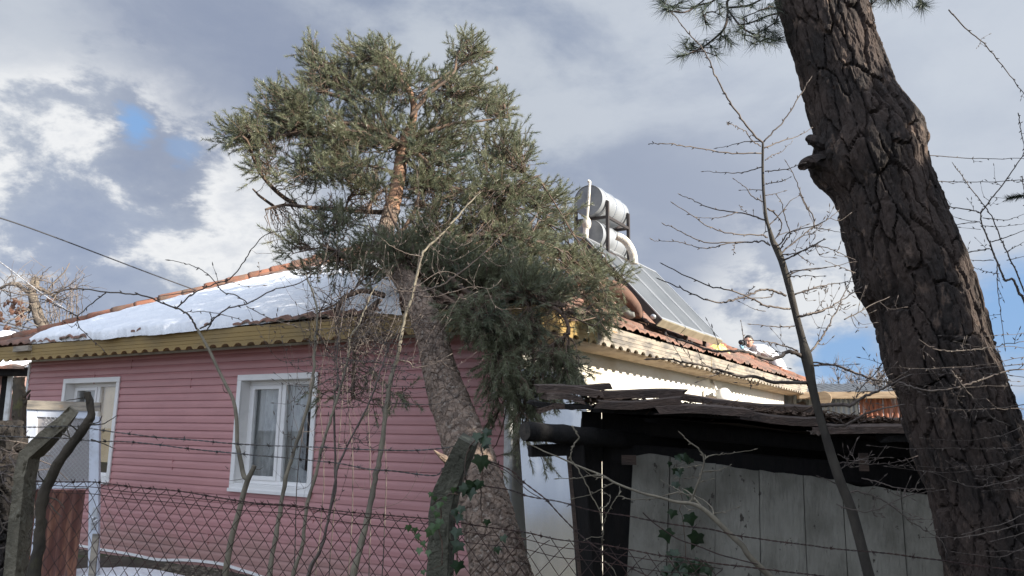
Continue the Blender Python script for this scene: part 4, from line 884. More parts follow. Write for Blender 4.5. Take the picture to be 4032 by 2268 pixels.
# crown: shoots grouped on side branches; every group keeps its own distance from the camera
BL = [(1230,220,45,62,9.0,.3,20),(1462,225,105,58,9.1,.5,66),(1835,215,70,72,9.4,.4,48),(1340,335,140,85,9.1,.7,105),(1560,345,150,90,9.2,.8,120),(1800,380,150,110,9.4,.8,120),(1145,420,110,75,8.8,.6,56),(985,540,110,62,8.6,.5,60),
 (1230,510,150,85,8.9,.8,100),(1450,510,150,100,9.0,.9,120),(1720,550,150,115,9.2,.9,135),(1950,420,62,70,9.5,.4,42),(1955,600,130,95,9.3,.7,100),(1060,655,95,62,8.3,.5,24),(1240,690,140,72,8.5,.7,52),(1440,700,110,75,8.6,.7,56),
 (1710,750,150,105,9.0,.9,125),(1940,780,160,105,9.0,.8,125),(2145,800,85,70,9.2,.5,48),(1720,925,140,95,8.7,.9,120),(1940,955,170,105,8.7,.8,130),(2165,945,85,80,9.0,.5,55),(1160,940,62,70,8.0,.4,16),(1330,890,110,65,8.2,.6,34),
 (1350,1050,105,45,8.0,.4,34),(1215,1075,55,28,7.9,.3,10),(1760,1075,160,80,8.0,.6,140),(1960,1110,150,85,7.9,.6,140),(2290,1075,65,85,9.2,.4,20),(2360,1190,55,75,8.9,.4,24),(2330,1240,60,70,8.6,.3,28),(1870,1230,110,80,7.1,.35,100),(2020,1270,120,85,7.0,.35,100),
 (1960,1395,75,85,6.8,.25,50),(2150,1440,130,75,6.9,.25,66),(2090,1540,85,75,6.85,.25,46),(2240,1490,65,75,6.9,.2,36),(2075,1640,55,50,6.8,.2,14),(2150,1780,36,38,6.75,.12,6),(1945,1540,40,50,6.75,.15,14),(1930,1660,22,32,6.8,.1,5),(1930,1790,20,20,6.8,.1,2),
 (1600,1535,26,26,6.9,.1,6),(1475,1450,22,38,7.2,.1,5),(1265,1540,22,45,7.4,.1,5),(1505,1590,20,22,7.0,.1,3),(2020,1500,60,60,6.8,.2,18),(2060,1740,26,34,6.75,.1,5),(1640,1000,90,80,8.3,.5,44),(2270,1020,50,50,9.0,.3,18),(2350,1065,45,55,9.1,.3,26),(2390,1195,34,55,8.9,.3,14),(2060,1140,60,45,6.95,.1,22),(1430,1030,60,50,7.9,.3,16),(1480,960,70,60,8.1,.3,14),(1100,470,120,80,8.8,.5,50),(1330,620,120,80,8.7,.6,50),(2070,1050,110,80,8.3,.4,60),(2150,1165,120,65,7.6,.3,50),(2255,1130,80,80,8.5,.3,26),(2310,1215,70,60,8.2,.3,12),(1565,1000,75,48,7.5,.15,24),(1485,1062,52,38,7.6,.15,14),(2440,1105,22,34,9.0,.1,8),(2240,860,60,40,9.3,.3,14)]
for cx, cy, rx, ry, Y, dY, n in BL:
    sparse = n < 8; n = int(n * ((2.5 if cy > 1180 else 3.4) if not sparse else 2.0)); c = P(cx, cy, Y)
    d2 = np.linalg.norm(skel - c, axis=1); 
    cand = np.argsort(d2)[:40]; a = skel[cand[RNG.integers(0, 40)]] if not sparse else skel[cand[0]]
    ngr = max(1, n // 5)
    # main limb of this clump
    main = wander(a, c, 0.14, 10, 0.06); rm = 0.005 + 0.00045 * math.sqrt(n) 
    limb.tube(main, np.linspace(rm * 1.3, rm * 0.6, len(main)), 5)
    for g_ in range(ngr):
        ang = RNG.uniform(0, 2 * np.pi); rr_ = math.sqrt(RNG.uniform(0.05, 1.0))
        gx, gy = cx + rx * rr_ * math.cos(ang), cy + ry * rr_ * math.sin(ang)
        gp_ = P(gx, gy, Y + RNG.uniform(-dY, dY))
        if cy < 1130: gp_[2] = max(gp_[2], roofz(gp_) + 0.12 if gp_[1] > 7.0 else -9)
        st0 = main[RNG.integers(2, len(main))]; br = wander(st0, gp_, 0.16, 8, 0.08); limb.tube(br, np.linspace(0.0075, 0.0035, 8), 4)
        bd = br[-1] - br[-3]; bd /= np.linalg.norm(bd) + 1e-9
        k7 = max(1, n // ngr)
        for s_ in range(k7):
            o = br[RNG.integers(3, 8)] if s_ else br[-1]
            out = (o - np.array([ctr[18][0], 8.9, o[2] - 0.25])); out /= np.linalg.norm(out) + 1e-9
            hang = cy > 1180
            d_ = bd * 0.55 + out * 0.45 + RNG.normal(size=3) * 0.55 + (np.array([0, 0, -0.85]) if hang else np.array([0, 0, 0.42])); d_ /= np.linalg.norm(d_)
            Ls = RNG.uniform(0.08, 0.30); tip = o + d_ * Ls
            limb.tube([o, o + d_ * Ls * 0.5 + RNG.normal(size=3) * 0.01, tip], [0.0035, 0.003, 0.002], 3, cap=False)
            shootpos.append(tip); shootax.append(d_)
shootpos = np.array(shootpos); shootax = np.array(shootax)
needle_tufts(need, shootpos, shootax, 50, 0.060, 0.0056, (0.25, 1.05), along=0.14)
# dead bare twigs of the broken crown, thick below the eave and at the left
for cx, cy, rx, ry, Y, n in ((1250, 640, 250, 110, 8.4, 90), (1180, 900, 130, 120, 8.1, 60), (1400, 830, 160, 110, 8.4, 110), (1330, 1200, 150, 90, 7.3, 45), (1480, 1280, 170, 120, 7.1, 75), (1420, 1480, 140, 140, 7.1, 40), (1990, 1300, 170, 100, 6.9, 60), (2140, 1240, 140, 70, 7.0, 50), (1660, 850, 150, 160, 8.6, 80), (1000, 560, 120, 80, 8.5, 50), (1900, 900, 200, 160, 8.6, 80)):
    for k in range(n):
        ang = RNG.uniform(0, 2 * np.pi); rr_ = math.sqrt(RNG.uniform(0, 1)); c = P(cx + rx * rr_ * math.cos(ang), cy + ry * rr_ * math.sin(ang), Y + RNG.uniform(-.3, .3))
        d2 = np.linalg.norm(skel - c, axis=1); a = skel[np.argsort(d2)[RNG.integers(0, 12)]]
        if np.linalg.norm(a - c) > 1.2: continue
        w_ = wander(a, c, 0.22, 8, 0.12); dead.tube(w_, np.linspace(0.0055, 0.0018, 8), 4, cap=False)
        for j in range(2):
            o = w_[RNG.integers(3, 8)]; e = o + RNG.normal(size=3) * 0.09 + np.array([0, 0, -0.04]); dead.tube(wander(o, e, 0.2, 5, 0.1), np.linspace(0.003, 0.0013, 5), 3, cap=False)
limb.build('branches', M['deadtwig'], pine, smooth=True)
dead.build('dead_twigs', M['deadtwig'], pine, smooth=True)
need.build('crown', M['needle'], pine)
# cones
for x, y in ((1853, 190), (1807, 208), (1226, 226), (1390, 300), (1955, 270), (1985, 420)): co = MB(); co.ball(P(x, y, 9.1), 0.022, 8, 6, (1, 1, 1.6)); co.build('cone', M['deadtwig'], pine, smooth=True)
# broken splinter stub on the trunk behind the post
sb = MB(); sb.tube([P(1765, 1815, 6.3), P(1735, 1795, 6.2), P(1708, 1772, 6.15)], [0.035, 0.02, 0.003], 7); sb.build('broken_stub', M['barklean'], pine)

# ------------------------------------------------------------------ big dark pine at right
cl = [(2985, -760, 3.55, 330), (3110, -380, 3.5, 345), (3231, 0, 3.45, 362), (3292, 200, 3.42, 358), (3352, 378, 3.40, 368), (3403, 520, 3.38, 408), (3435, 640, 3.37, 424), (3480, 756, 3.36, 402), (3563, 1000, 3.34, 428), (3635, 1200, 3.32, 416), (3690, 1400, 3.30, 417),
      (3739, 1512, 3.29, 421), (3795, 1700, 3.27, 430), (3880, 1900, 3.25, 442), (3945, 2100, 3.23, 470), (3995, 2268, 3.21, 490), (4080, 2600, 3.16, 540), (4170, 3000, 3.12, 600), (4230, 3340, 3.1, 680)][::-1]
ctrB = np.array([P(x, y, Y) for x, y, Y, w in cl]); radB = np.array([w * 0.92 / 2 / FPX * Y for x, y, Y, w in cl])
csB = spline(np.hstack([ctrB, radB[:, None]]), n=150)
big = thing('tall_pine', ctrB[0] * np.array([1, 1, 0]), 'big leaning pine trunk with dark furrowed bark and sun flecks at the right', 'tree')
def bigknots(th, zz, p, r, c3):
    pos = np.repeat(p, 1, axis=0); d = 0
    for (px_, py_, h, sz, side) in ((3195, 650, 0.055, 0.09, -1), (3640, 520, 0.035, 0.10, 1), (3700, 1100, 0.02, 0.12, 1), (3380, 1130, 0.02, 0.08, -1)):
        t0 = P(px_, py_, 3.35); i = np.argmin(np.linalg.norm(p - t0, axis=1)); v0 = t0 - p[i]; v0 /= np.linalg.norm(v0)
        dirs = knot_dirs; dd_ = dirs @ v0; L_ = np.linalg.norm(knot_c - p[i], axis=1)
        d = d + h * np.exp(-(L_ / sz) ** 2) * np.clip(dd_, 0, 1) ** 3 * (0.7 + 0.6 * fbm(c3, 30, 2))
    return d
# directions needed by bigknots: rebuild the same tube once without relief
L_ = np.concatenate([[0], np.cumsum(np.linalg.norm(np.diff(csB[:, :3], axis=0), axis=1))]); m_ = int(L_[-1] / 0.0095); q_ = np.linspace(0, L_[-1], m_)
p_ = np.stack([np.interp(q_, L_, csB[:, i]) for i in range(3)], -1); tmp = MB(); tmp.tube(p_, np.interp(q_, L_, csB[:, 3]), 230, cap=False); knot_c = np.repeat(p_, 230, axis=0); knot_dirs = tmp.v[0] - knot_c; knot_dirs /= np.linalg.norm(knot_dirs, axis=1)[:, None]
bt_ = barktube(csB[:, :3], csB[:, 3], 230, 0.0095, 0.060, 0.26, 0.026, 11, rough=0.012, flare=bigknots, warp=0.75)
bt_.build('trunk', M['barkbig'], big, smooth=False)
st_ = MB()
for s, r in (('3330,650 3225,640 3185,640 3163,650 3148,664', (.05, .036, .030, .024, .010)), ('3320,590 3215,560 3190,548 3176,553', (.04, .028, .022, .012))):
    p = np.array([P(x, y, 3.33) for x, y in PL(s)]); st_.tube(spline(p, n=14), np.interp(np.linspace(0, 1, len(spline(p, n=14))), np.linspace(0, 1, len(r)), r), 11); 
v = st_.v
for i in range(len(v)): v[i] += (0.034 * (fbm(v[i], 45, 3) - 0.5))[:, None]
st_.build('branch_stub', M['barkbig'], big)
# needle sprays hanging into the top of the frame
bn_ = MB(); nd = MB(); tp = []; ta = []
k = 1.9167
for s, r0 in (('700,-120 500,-60 345,0 340,100 310,220 190,330 60,400 -40,430', .008), ('345,80 440,200 520,250 600,280 700,310', .005), ('400,-160 240,0 120,40 0,95 -140,70', .006), ('720,100 640,120 520,170 430,190', .006), ('180,95 230,90 290,115', .004), ('340,60 500,40 620,-20 720,-60', .006), ('560,260 650,200 720,160', .004), ('1380,-60 1480,-20 1600,-60 1700,-120', .006), ('1750,-60 1795,0 1810,30', .004), ('1400,60 1440,20 1520,-60', .004), ('-140,70 -60,40 0,20', .004), ('200,-30 60,60 -100,40 -170,0', .004)):
    q = PL(s, 2688, 0, k); p = spline([P(x, y, 3.5 + 0.1 * math.sin(i * 2 + x)) for i, (x, y) in enumerate(q)], n=len(q) * 6); bn_.tube(p, np.linspace(r0, r0 * 0.5, len(p)), 5)
    tp.append(p[-1]); d_ = p[-1] - p[-3]; ta.append(d_ / np.linalg.norm(d_))
for x, y in PL('30,370 110,400 250,420 150,130 180,190 370,340 470,290 560,300 650,320 735,300 600,150 520,60 420,30 700,180 60,60 140,60 220,360 330,300 680,250 745,285 460,130 580,220 400,240 270,300 80,350 640,60 10,330 520,330 620,270 700,60 300,60 360,150 -60,60 -150,40 -110,90 1430,15 1490,-10 1560,5 1640,5 1690,-20 1812,60 1815,40 1420,-30 1600,-40', 2688, 0, k):
    tip = P(x, y, 3.45 + RNG.uniform(-.15, .15)); 
    allp = np.vstack(bn_.v); o = allp[np.argmin(np.linalg.norm(allp - tip, axis=1) + RNG.uniform(0, .02))]
    if np.linalg.norm(o - tip) > 0.004: bn_.tube(wander(o, tip, 0.15, 5, 0.05), np.linspace(0.0035, 0.002, 5), 4)
    d_ = tip - o; d_ = d_ / (np.linalg.norm(d_) + 1e-6) * 0.5 + np.array([0, 0, -0.5]) + RNG.normal(size=3) * 0.3; tp.append(tip); ta.append(d_ / np.linalg.norm(d_))
needle_tufts(nd, np.array(tp), np.array(ta), 60, 0.088, 0.0024, (0.3, 1.35), along=0.06)
# the rest of its crown above the frame
tp = []; ta = []
top = ctrB[-1]
for k in range(26):
    a = RNG.uniform(0, 2 * np.pi)
    if math.cos(a - math.atan2(SUN[1], SUN[0])) > 0.35 and k % 4: continue
    L = RNG.uniform(0.9, 2.6); z0 = top[2] + RNG.uniform(-0.25, 4.0)
    if z0 < top[2] + 0.5: L *= 0.5
    o = np.array([top[0] - 0.13 * (z0 - top[2]), top[1] + 0.03, z0]); e = o + np.array([math.cos(a) * L, math.sin(a) * L, RNG.uniform(-0.1, 0.6)])
    el = (e[2] - CZ) / max(0.3, e[1])
    if e[1] > 0.3 and el < 0.62 * max(1, 1): continue
    w_ = wander(o, e, 0.1, 10); bn_.tube(w_, np.linspace(0.03, 0.006, 10), 5)
    for j in range(26):
        c = w_[RNG.integers(4, 10)] + RNG.normal(size=3) * 0.22; tp.append(c); ta.append(np.array([0, 0, -1.0]) * 0.3 + RNG.normal(size=3)); ta[-1] = ta[-1] / np.linalg.norm(ta[-1])
tk = MB(); tk.tube([top, top + np.array([-0.25, 0.03, 2.0]), top + np.array([-0.5, 0.06, 4.2])], [radB[-1], 0.10, 0.02], 16); tk.build('upper_trunk', M['barkbig'], big)
needle_tufts(nd, np.array(tp), np.array(ta), 40, 0.10, 0.010, (0.2, 1.4), along=0.08)
bn_.build('branches', M['barkbig'], big, smooth=True); nd.build('needles', M['needledark'], big)

# ------------------------------------------------------------------ evergreens beside and behind the viewer (outside the frame): they shade the foreground
M['evergreen'] = mat('evergreen_foliage', (0.035, 0.060, 0.030), 0.7, (0.055, 0.085, 0.04), 2, lo=0.4, hi=0.6)
def leafcrown(h, r, n, size, seed):
    rg = np.random.default_rng(seed); mb = MB(); z = rg.beta(1.1, 1.5, n) * (h - 0.4) + 0.4; rr = r * (1 - (z / h) ** 1.4) ** 0.8 * np.sqrt(rg.uniform(0.15, 1, n)); a = rg.uniform(0, 2 * np.pi, n)
    cl_ = 0.75 + 0.45 * np.sin(a * 3 + z * 2.1) * np.sin(z * 3.3 + a); c = np.stack([rr * cl_ * np.cos(a), rr * cl_ * np.sin(a), z], -1)
    d1 = rg.normal(size=(n, 3)); d1 /= np.linalg.norm(d1, axis=1)[:, None]; d2 = np.cross(d1, rg.normal(size=(n, 3))); d2 /= np.linalg.norm(d2, axis=1)[:, None]; s = size * rg.uniform(0.6, 1.3, n)[:, None]
    v = np.stack([c - d1 * s, c + d2 * s * 0.5, c + d1 * s, c - d2 * s * 0.5], 1).reshape(-1, 3); mb.add(v, np.arange(n * 4).reshape(-1, 4)); return mb
def evergreen(x, y, h, r, n=9000):
    t_ = thing('evergreen_tree', (x, y, 0), 'dark evergreen tree growing close beside the viewer, outside the view', 'tree', 'evergreens shading the foreground')
    b = MB(); b.tube([(x, y, -0.1), (x + 0.05, y, h * 0.5), (x, y + 0.03, h * 0.95)], [0.16, 0.09, 0.02], 10); b.build('trunk', M['barkbig'], t_, smooth=True)
    open_ = h == 4.81; mb = leafcrown(h, r, 30 if open_ else n, 0.30 if open_ else 0.15, int(x * 100 + y * 10) & 0xffff); mb.v = [q + np.array([x, y, 0.0]) for q in mb.v]; mb.build('crown', M['evergreen'], t_)
for x, y, h, r in EVERGREENS: evergreen(x, y, h, r)
# ------------------------------------------------------------------ saplings and shrubs
def px3(q, Y0, Y1, wob=0.0):
    n = len(q); yy = np.linspace(Y0, Y1, n); return np.array([P(x, y, Y + RNG.normal() * wob) for (x, y), Y in zip(q, yy)])
def budtwig(mb, p, r0, r1, buds=True, n=5, bud=1.0):
    """slender zig-zag twig with buds at its nodes"""
    p = spline(p, n=max(6, len(p) * 5)); L = np.linalg.norm(np.diff(p, axis=0), axis=1).sum()
    r0 *= 0.8; r1 *= 0.75; p[1:-1] += RNG.normal(size=(len(p) - 2, 3)) * min(0.0014, L * 0.004); mb.tube(p, np.linspace(r0, r1, len(p)), n)
    if buds:
        k = max(1, int(L / 0.055))
        for j in range(k + 1):
            f = (j + 0.6) / (k + 0.6); i = min(len(p) - 2, int(f * (len(p) - 1))); d = p[i + 1] - p[i]; d /= np.linalg.norm(d) + 1e-9
            s = np.cross(d, RNG.normal(size=3)); s /= np.linalg.norm(s) + 1e-9
            if j == k: s = d * 1.0; i = len(p) - 1
            o = p[i]; b = 0.0085 * bud; dd = d * 0.8 + s * 0.75; r = (r0 + (r1 - r0) * f)
            mb.tube([o, o + dd * b * 0.5, o + dd * b, o + dd * b * 1.5], [r * 0.9, max(r * 1.15, 0.0022 * bud), 0.0017 * bud, 0.0003], 4, cap=False)
    return p
def sidetwigs(mb, p, n, L0, L1, r, up=0.5, lo=0.1, hi=1.0, sub=1, buds=True):
    for k in range(n):
        i = int((lo + (hi - lo) * RNG.uniform()) * (len(p) - 2)); o = p[i]; d = p[i + 1] - p[i]; d /= np.linalg.norm(d) + 1e-9
        s = np.cross(d, RNG.normal(size=3)); s /= np.linalg.norm(s); s[1] *= 0.6; L = RNG.uniform(L0, L1)
        e = o + (s * 0.8 + d * 0.5 + np.array([0, 0, up * 0.5])) * L; m = o + (s * 0.9 + d * 0.25) * L * 0.5
        q = budtwig(mb, np.array([o, m, e]), r, r * 0.45, buds)
        for j in range(sub):
            if RNG.uniform() < 0.6: sidetwigs(mb, q, 1, L0 * 0.4, L1 * 0.45, r * 0.6, up, 0.3, 0.9, 0, buds)

def rooted(p):
    """carry a traced stem on down to the soil"""
    p = np.asarray(p); d = p[0] - p[1]; d = d / (np.linalg.norm(d) + 1e-9); g_ = p[0].copy(); dz = p[0][2] + 0.08
    g_[:2] += d[:2] * min(0.25, dz * 0.3); g_[2] = -0.08; return np.vstack([g_[None], p])
# young tree with dark bark in front of the sky, right of centre
YS = 2.9
tr = [(3560, 2760, 52), (3480, 2460, 46), (3422, 2268, 41), (3384, 2120, 40), (3350, 2000, 39), (3310, 1900, 38), (3276, 1800, 37), (3252, 1720, 34), (3231, 1650, 32), (3212, 1580, 33), (3196, 1512, 36), (3186, 1455, 42), (3174, 1398, 44), (3160, 1340, 31), (3137, 1252, 28), (3122, 1190, 28), (3105, 1121, 29), (3088, 1060, 28), (3074, 1017, 29), (3056, 975, 28), (3043, 950, 22), (3030, 905, 16), (3017, 860, 14), (3010, 800, 13), (3005, 730, 12), (3003, 650, 11), (3004, 563, 10)]
p = np.array([P(x, y, YS) for x, y, w in tr]); r = np.array([w * .96 / 2 / FPX * YS for x, y, w in tr]); p = rooted(p); r = np.append([r[0] * 1.15], r); sp_ = spline(np.hstack([p, r[:, None]]), n=160)
sapling = thing('sapling', p[0] * np.array([1, 1, 0]), 'slender dark barked young tree with many level budding twigs before the grey sky', 'young tree')
mb = MB(); mb.tube(sp_[:, :3], sp_[:, 3] + 0.0012 * (fbm(sp_[:, :3], 30, 3) - 0.5), 14, cap=True); mb.build('trunk', M['sapbark'], sapling, smooth=True)
mb = MB(); ox, oy, k = 2600, 300, 1.4484
for s, r0 in (('580,440 380,437 240,415 100,390 0,384 -60,386', .0036), ('578,518 460,550 360,550 250,543', .003), ('578,650 520,647 462,650', .0024), ('595,720 530,690 480,630 425,590', .0034), ('595,820 530,797 440,775 340,765 240,735 175,700 120,680', .0042), ('440,775 370,800 290,808 215,805', .0026),
    ('610,920 580,905 460,902 370,890 270,855 190,800 80,730', .004), ('625,965 590,945 500,945 380,950 250,947 150,905 70,860 28,850', .0044), ('500,945 380,955 300,975 240,980 160,960 80,940 0,942 -40,936', .003), ('590,410 690,370 780,345 860,297', .0036), ('575,370 480,375 400,395 330,408', .0028), ('572,400 520,365 490,315 440,290 397,270', .003),
    ('598,480 640,450 690,430 750,375', .0026), ('598,543 720,530 820,495', .003), ('600,615 680,600 740,577', .0025), ('600,680 650,672 700,657', .0024), ('612,755 650,780 690,830 685,880 660,920', .0044), ('620,850 680,790 740,715 785,685', .003), ('640,960 680,960 740,890 875,855 930,830', .0042), ('680,1000 720,930 740,895 710,800 690,720 665,680', .0034),
    ('878,855 870,800 830,730 780,610 750,540 722,495', .0036), ('690,1020 770,1010 860,975 930,935', .0032), ('700,1050 780,1010 870,965 930,930', .0034), ('720,1140 760,1110 860,1105 930,1095', .0034), ('730,1145 800,1138 930,1140', .003), ('716,1252 650,1225 580,1215 520,1240 440,1270 380,1285 320,1290 200,1250 120,1210 0,1160', .0058), ('650,1225 620,1260 500,1265 410,1275', .0032),
    ('740,1327 660,1320 580,1300 500,1255 390,1220 280,1195 150,1140 20,1075', .005), ('765,1245 860,1215 930,1205', .004), ('790,1370 860,1360 930,1340', .0046), ('765,1425 690,1430 620,1425 520,1415', .0034), ('398,270 380,262', .002), ('660,920 690,900 760,880 830,850', .0028), ('590,905 600,860 575,700', .002), ('860,975 890,960 930,990', .0024), ('780,1010 830,1050 870,1070', .0024), ('540,1200 500,1230 480,1250', .0022), ('600,1340 540,1330 460,1290', .0022),
    ('450,735 470,765 490,775', .002), ('530,760 532,790', .002), ('425,955 418,1015', .002)):
    q = PL(s, ox, oy, k); budtwig(mb, px3(q, YS, YS + RNG.uniform(-.35, .25)), r0, r0 * 0.45)
ox, oy, k = 2688, 756, 1.9167
for s, r0 in (('885,940 980,915 1060,890 1140,850 1240,790 1340,725', .0056), ('955,1215 1040,1110 1100,1010 1170,880 1220,760 1300,600', .0052), ('900,1240 840,1210 780,1212 720,1250 650,1260 560,1235 480,1205 320,1200 200,1190 0,1120 -80,1095', .0105), ('980,1310 1100,1300 1200,1320 1300,1360 1400,1400 1500,1430 1600,1440', .005), ('940,1440 700,1435 560,1395 430,1390 300,1350 120,1300 0,1285 -110,1260 -260,1262', .0090), ('870,1200 760,1160 640,1130 520,1120', .004),
    ('835,780 950,740 1080,700 1200,685 1310,665', .004), ('740,460 840,380 960,280 1060,230 1160,155', .0042), ('760,520 880,460 1000,410 1140,440 1270,500', .004), ('790,630 900,590 1080,570 1280,530', .0036), ('990,270 1040,275 1200,305', .003), ('1300,610 1250,590 1180,560 1090,525', .003), ('930,1290 1030,1310 1300,1300', .003), ('560,1235 600,1270 700,1310 800,1330', .003), ('460,1110 450,1040 440,980', .0028), ('300,1350 240,1380 130,1395', .0026), ('350,1300 300,1360 120,1430', .0024), ('880,10 940,130 990,240', .003)):
    q = PL(s, ox, oy, k); pp_ = budtwig(mb, px3(q, YS, YS + RNG.uniform(-.35, .25)), r0, r0 * 0.4)
    if len(q) > 4: sidetwigs(mb, pp_, 7, 0.03, 0.10, 0.0018, 0.5, 0.15, 0.95)
q = PL('605,1075 560,1040 460,920 370,790 310,690 240,560 210,480 150,370 70,280 0,200 -60,120', 2688, 0, k); budtwig(mb, px3(q, YS, YS - 0.1), .0052, .0024, bud=1.2)
q = PL('610,1072 720,960 800,860 905,690 960,600', 2688, 0, k); budtwig(mb, px3(q, YS, YS), .004, .0025)
for s, r0 in (('1035,165 1150,155 1260,160 1350,110 1450,60 1560,10 1700,-60', .0098), ('1075,312 1230,310 1320,260 1450,200 1640,160', .0075), ('1250,822 1320,810 1450,850 1560,910 1700,1020 1820,1100 1930,1160 1980,1240', .0042), ('1190,645 1260,600 1400,560 1560,555', .0026), ('1165,590 1300,600 1450,605 1600,590 1750,550', .003), ('1170,530 1280,580 1420,540', .0024), ('1030,390 980,365 945,355', .0035), ('1150,750 1090,720 1030,700', .003), ('1450,60 1350,60 1300,120', .0035), ('1310,560 1400,580 1500,560', .002),
    ('1350,710 1480,740 1600,780 1760,795 1870,790', .003), ('1160,905 1250,940 1400,965 1550,910 1680,850 1800,820 1950,800', .0028), ('1680,790 1650,850 1540,800', .0024), ('1690,1020 1870,1020', .0022), ('1210,935 1290,955', .002), ('1560,905 1640,950 1800,1010', .0024)):
    q = PL(s, 2688, 1512, k); pp_ = budtwig(mb, px3(q, YS, YS + RNG.uniform(-.25, .15)), r0, r0 * 0.4)
    if len(q) > 3: sidetwigs(mb, pp_, 4, 0.03, 0.10, 0.0017, 0.4, 0.2, 0.95)
mb.build('branches', M['twig'], sapling, smooth=True)

# pale arching shoot in front of the shed
mb = MB(); k = 2.5514; s_ = thing('bare_shrub', P(3300, 2600, 2.6) * np.array([1, 1, 0]), 'pale bare shoot arching leftwards across the shed with budding side twigs', 'shrub')
q = px3([(3330, 2700), (3180, 2420)] + PL('1960,1300 1850,1150 1786,1090 1700,1010 1560,870 1440,770 1320,720 1180,705 1000,655 850,620 720,575 560,510 440,440 300,385 140,320 0,255 -130,205 -220,160 -330,110', 2200, 1700, k), 2.55, 2.75)
q = rooted(q); pp_ = spline(q, n=120); rr = np.interp(np.linspace(0, 1, len(pp_)), [0, .35, .5, 1], [.0105, .0082, .0046, .0018]); tb = MB(); tb.tube(pp_, rr, 8); tb.build('trunk', M['palebark'], s_, smooth=True)
for s, r0 in (('1320,720 1350,640 1400,510 1440,400 1460,280 1420,190 1350,130 1290,90 1240,30', .0052), ('1460,280 1500,250 1560,235 1660,225 1786,210 1960,180', .003), ('1445,405 1590,390 1650,370 1715,340', .003), ('1440,770 1380,690 1330,630 1280,590', .006), ('1455,330 1350,345 1260,360 1175,362', .002), ('1410,460 1300,465 1190,466', .002), ('1390,510 1450,500 1530,478', .002),
    ('450,440 330,440 200,465 0,470', .003), ('550,512 450,560 330,625 160,668', .003), ('480,465 400,460 330,440 240,372', .0024), ('1330,650 1250,610 1180,575 1130,545 1040,495', .0028), ('1330,640 1200,612 1080,640 980,668 850,682 700,672 600,645 560,690 520,760 480,830 450,940 440,1050', .003), ('600,640 615,590 610,550', .0022), ('1555,870 1550,800 1520,740 1460,690 1380,650', .0036), ('1560,820 1680,800 1780,765', .0022), ('1370,780 1310,780 1270,750', .0018), ('400,770 480,740 520,670 480,620 430,605', .0022),
    ('130,-60 180,20 200,70 150,130 125,200 130,290 230,440 330,640 400,770 430,900 435,1050 300,1070', .0036), ('440,1050 430,1250 440,1450', .003), ('460,1300 540,1370 580,1450', .003)):
    budtwig(mb, px3(PL(s, 2200, 1700, k), 2.65, 2.65 + RNG.uniform(-.1, .25)), r0, r0 * .45)
mb.build('branches', M['palebark'], s_, smooth=True)

# thin shrub at the right edge with long level shoots crossing the big trunk
mb = MB(); s_ = thing('bare_shrub', P(4300, 3000, 2.7) * np.array([1, 1, 0]), 'tangle of thin bare shoots at the right edge beyond the big pine trunk', 'shrub')
k = 1.3172
for s, r0, Y in (('760,2600 700,2100 640,1800 569,1560 545,1520 510,1449 470,1449 430,1360 390,1260 350,1160 345,1108', .0105, 3.9), ('900,2700 760,2000 640,1700 545,1449 490,1330 450,1240 400,1120 340,1040 260,930 205,855', .006, 3.8)):
    q = PL(s, 3600, 0, k); pp_ = budtwig(mb, rooted(px3(q, Y, Y)), r0, r0 * 0.4)
for s, r0 in (('345,1108 300,1090 200,1075 125,1063 60,1066', .0045), ('345,1105 400,1030 480,930 560,810 640,700', .005), ('0,805 110,808 340,823 569,822 700,840', .0034), ('30,940 200,943 380,943 569,933 700,930', .0032), ('178,50 260,140 360,225 440,320 510,410 569,485 700,640', .0046), ('538,585 550,660 569,770 580,900', .0034), ('355,1130 480,1140 569,1110', .003), ('340,1150 250,1160 160,1170 20,1168', .003), ('330,1150 260,1140 165,1112', .0026), ('355,1170 450,1175 569,1160', .0026), ('400,1255 480,1230 569,1195', .004), ('390,1290 300,1305 240,1315 190,1250', .004), ('410,1350 330,1350 240,1340', .003), ('440,1420 380,1410 315,1390', .0026), ('395,1020 480,1030', .002), ('480,935 550,940', .002), ('430,1360 430,1449 445,1600 470,1800', .0035), ('560,915 569,990 575,1100', .003), ('345,1190 245,1180', .002), ('470,1310 569,1255', .003), ('480,1350 569,1330', .003)):
    q = PL(s, 3600, 0, k); pp_ = budtwig(mb, px3(q, 3.9, 3.9 + RNG.uniform(-.3, .2)), r0, r0 * .5, bud=1.25)
    if len(q) > 3: sidetwigs(mb, pp_, 3, 0.04, 0.12, 0.0018, 0.4)
mb2 = MB()
for i in range(15):
    y0 = 1330 + 640 * (i / 15) + RNG.uniform(-25, 25); x1 = 4060 + RNG.uniform(0, 60); L = RNG.uniform(220, 640); sl = RNG.uniform(-0.15, 0.5); Y = RNG.uniform(2.75, 3.0)
    q = [(x1, y0 - sl * 120), (x1 - L * 0.33, y0 + sl * L * 0.16), (x1 - L * 0.66, y0 + sl * L * 0.24 + 6), (x1 - L, y0 + sl * L * 0.22 + RNG.uniform(-25, 15))]
    r0 = RNG.choice([.0013, .0016, .0022]); pp_ = budtwig(mb2, px3(q, Y, Y - 0.1), r0, r0 * .5)
    if i % 2: sidetwigs(mb2, pp_, 3, 0.03, 0.12, 0.0014, 0.5)
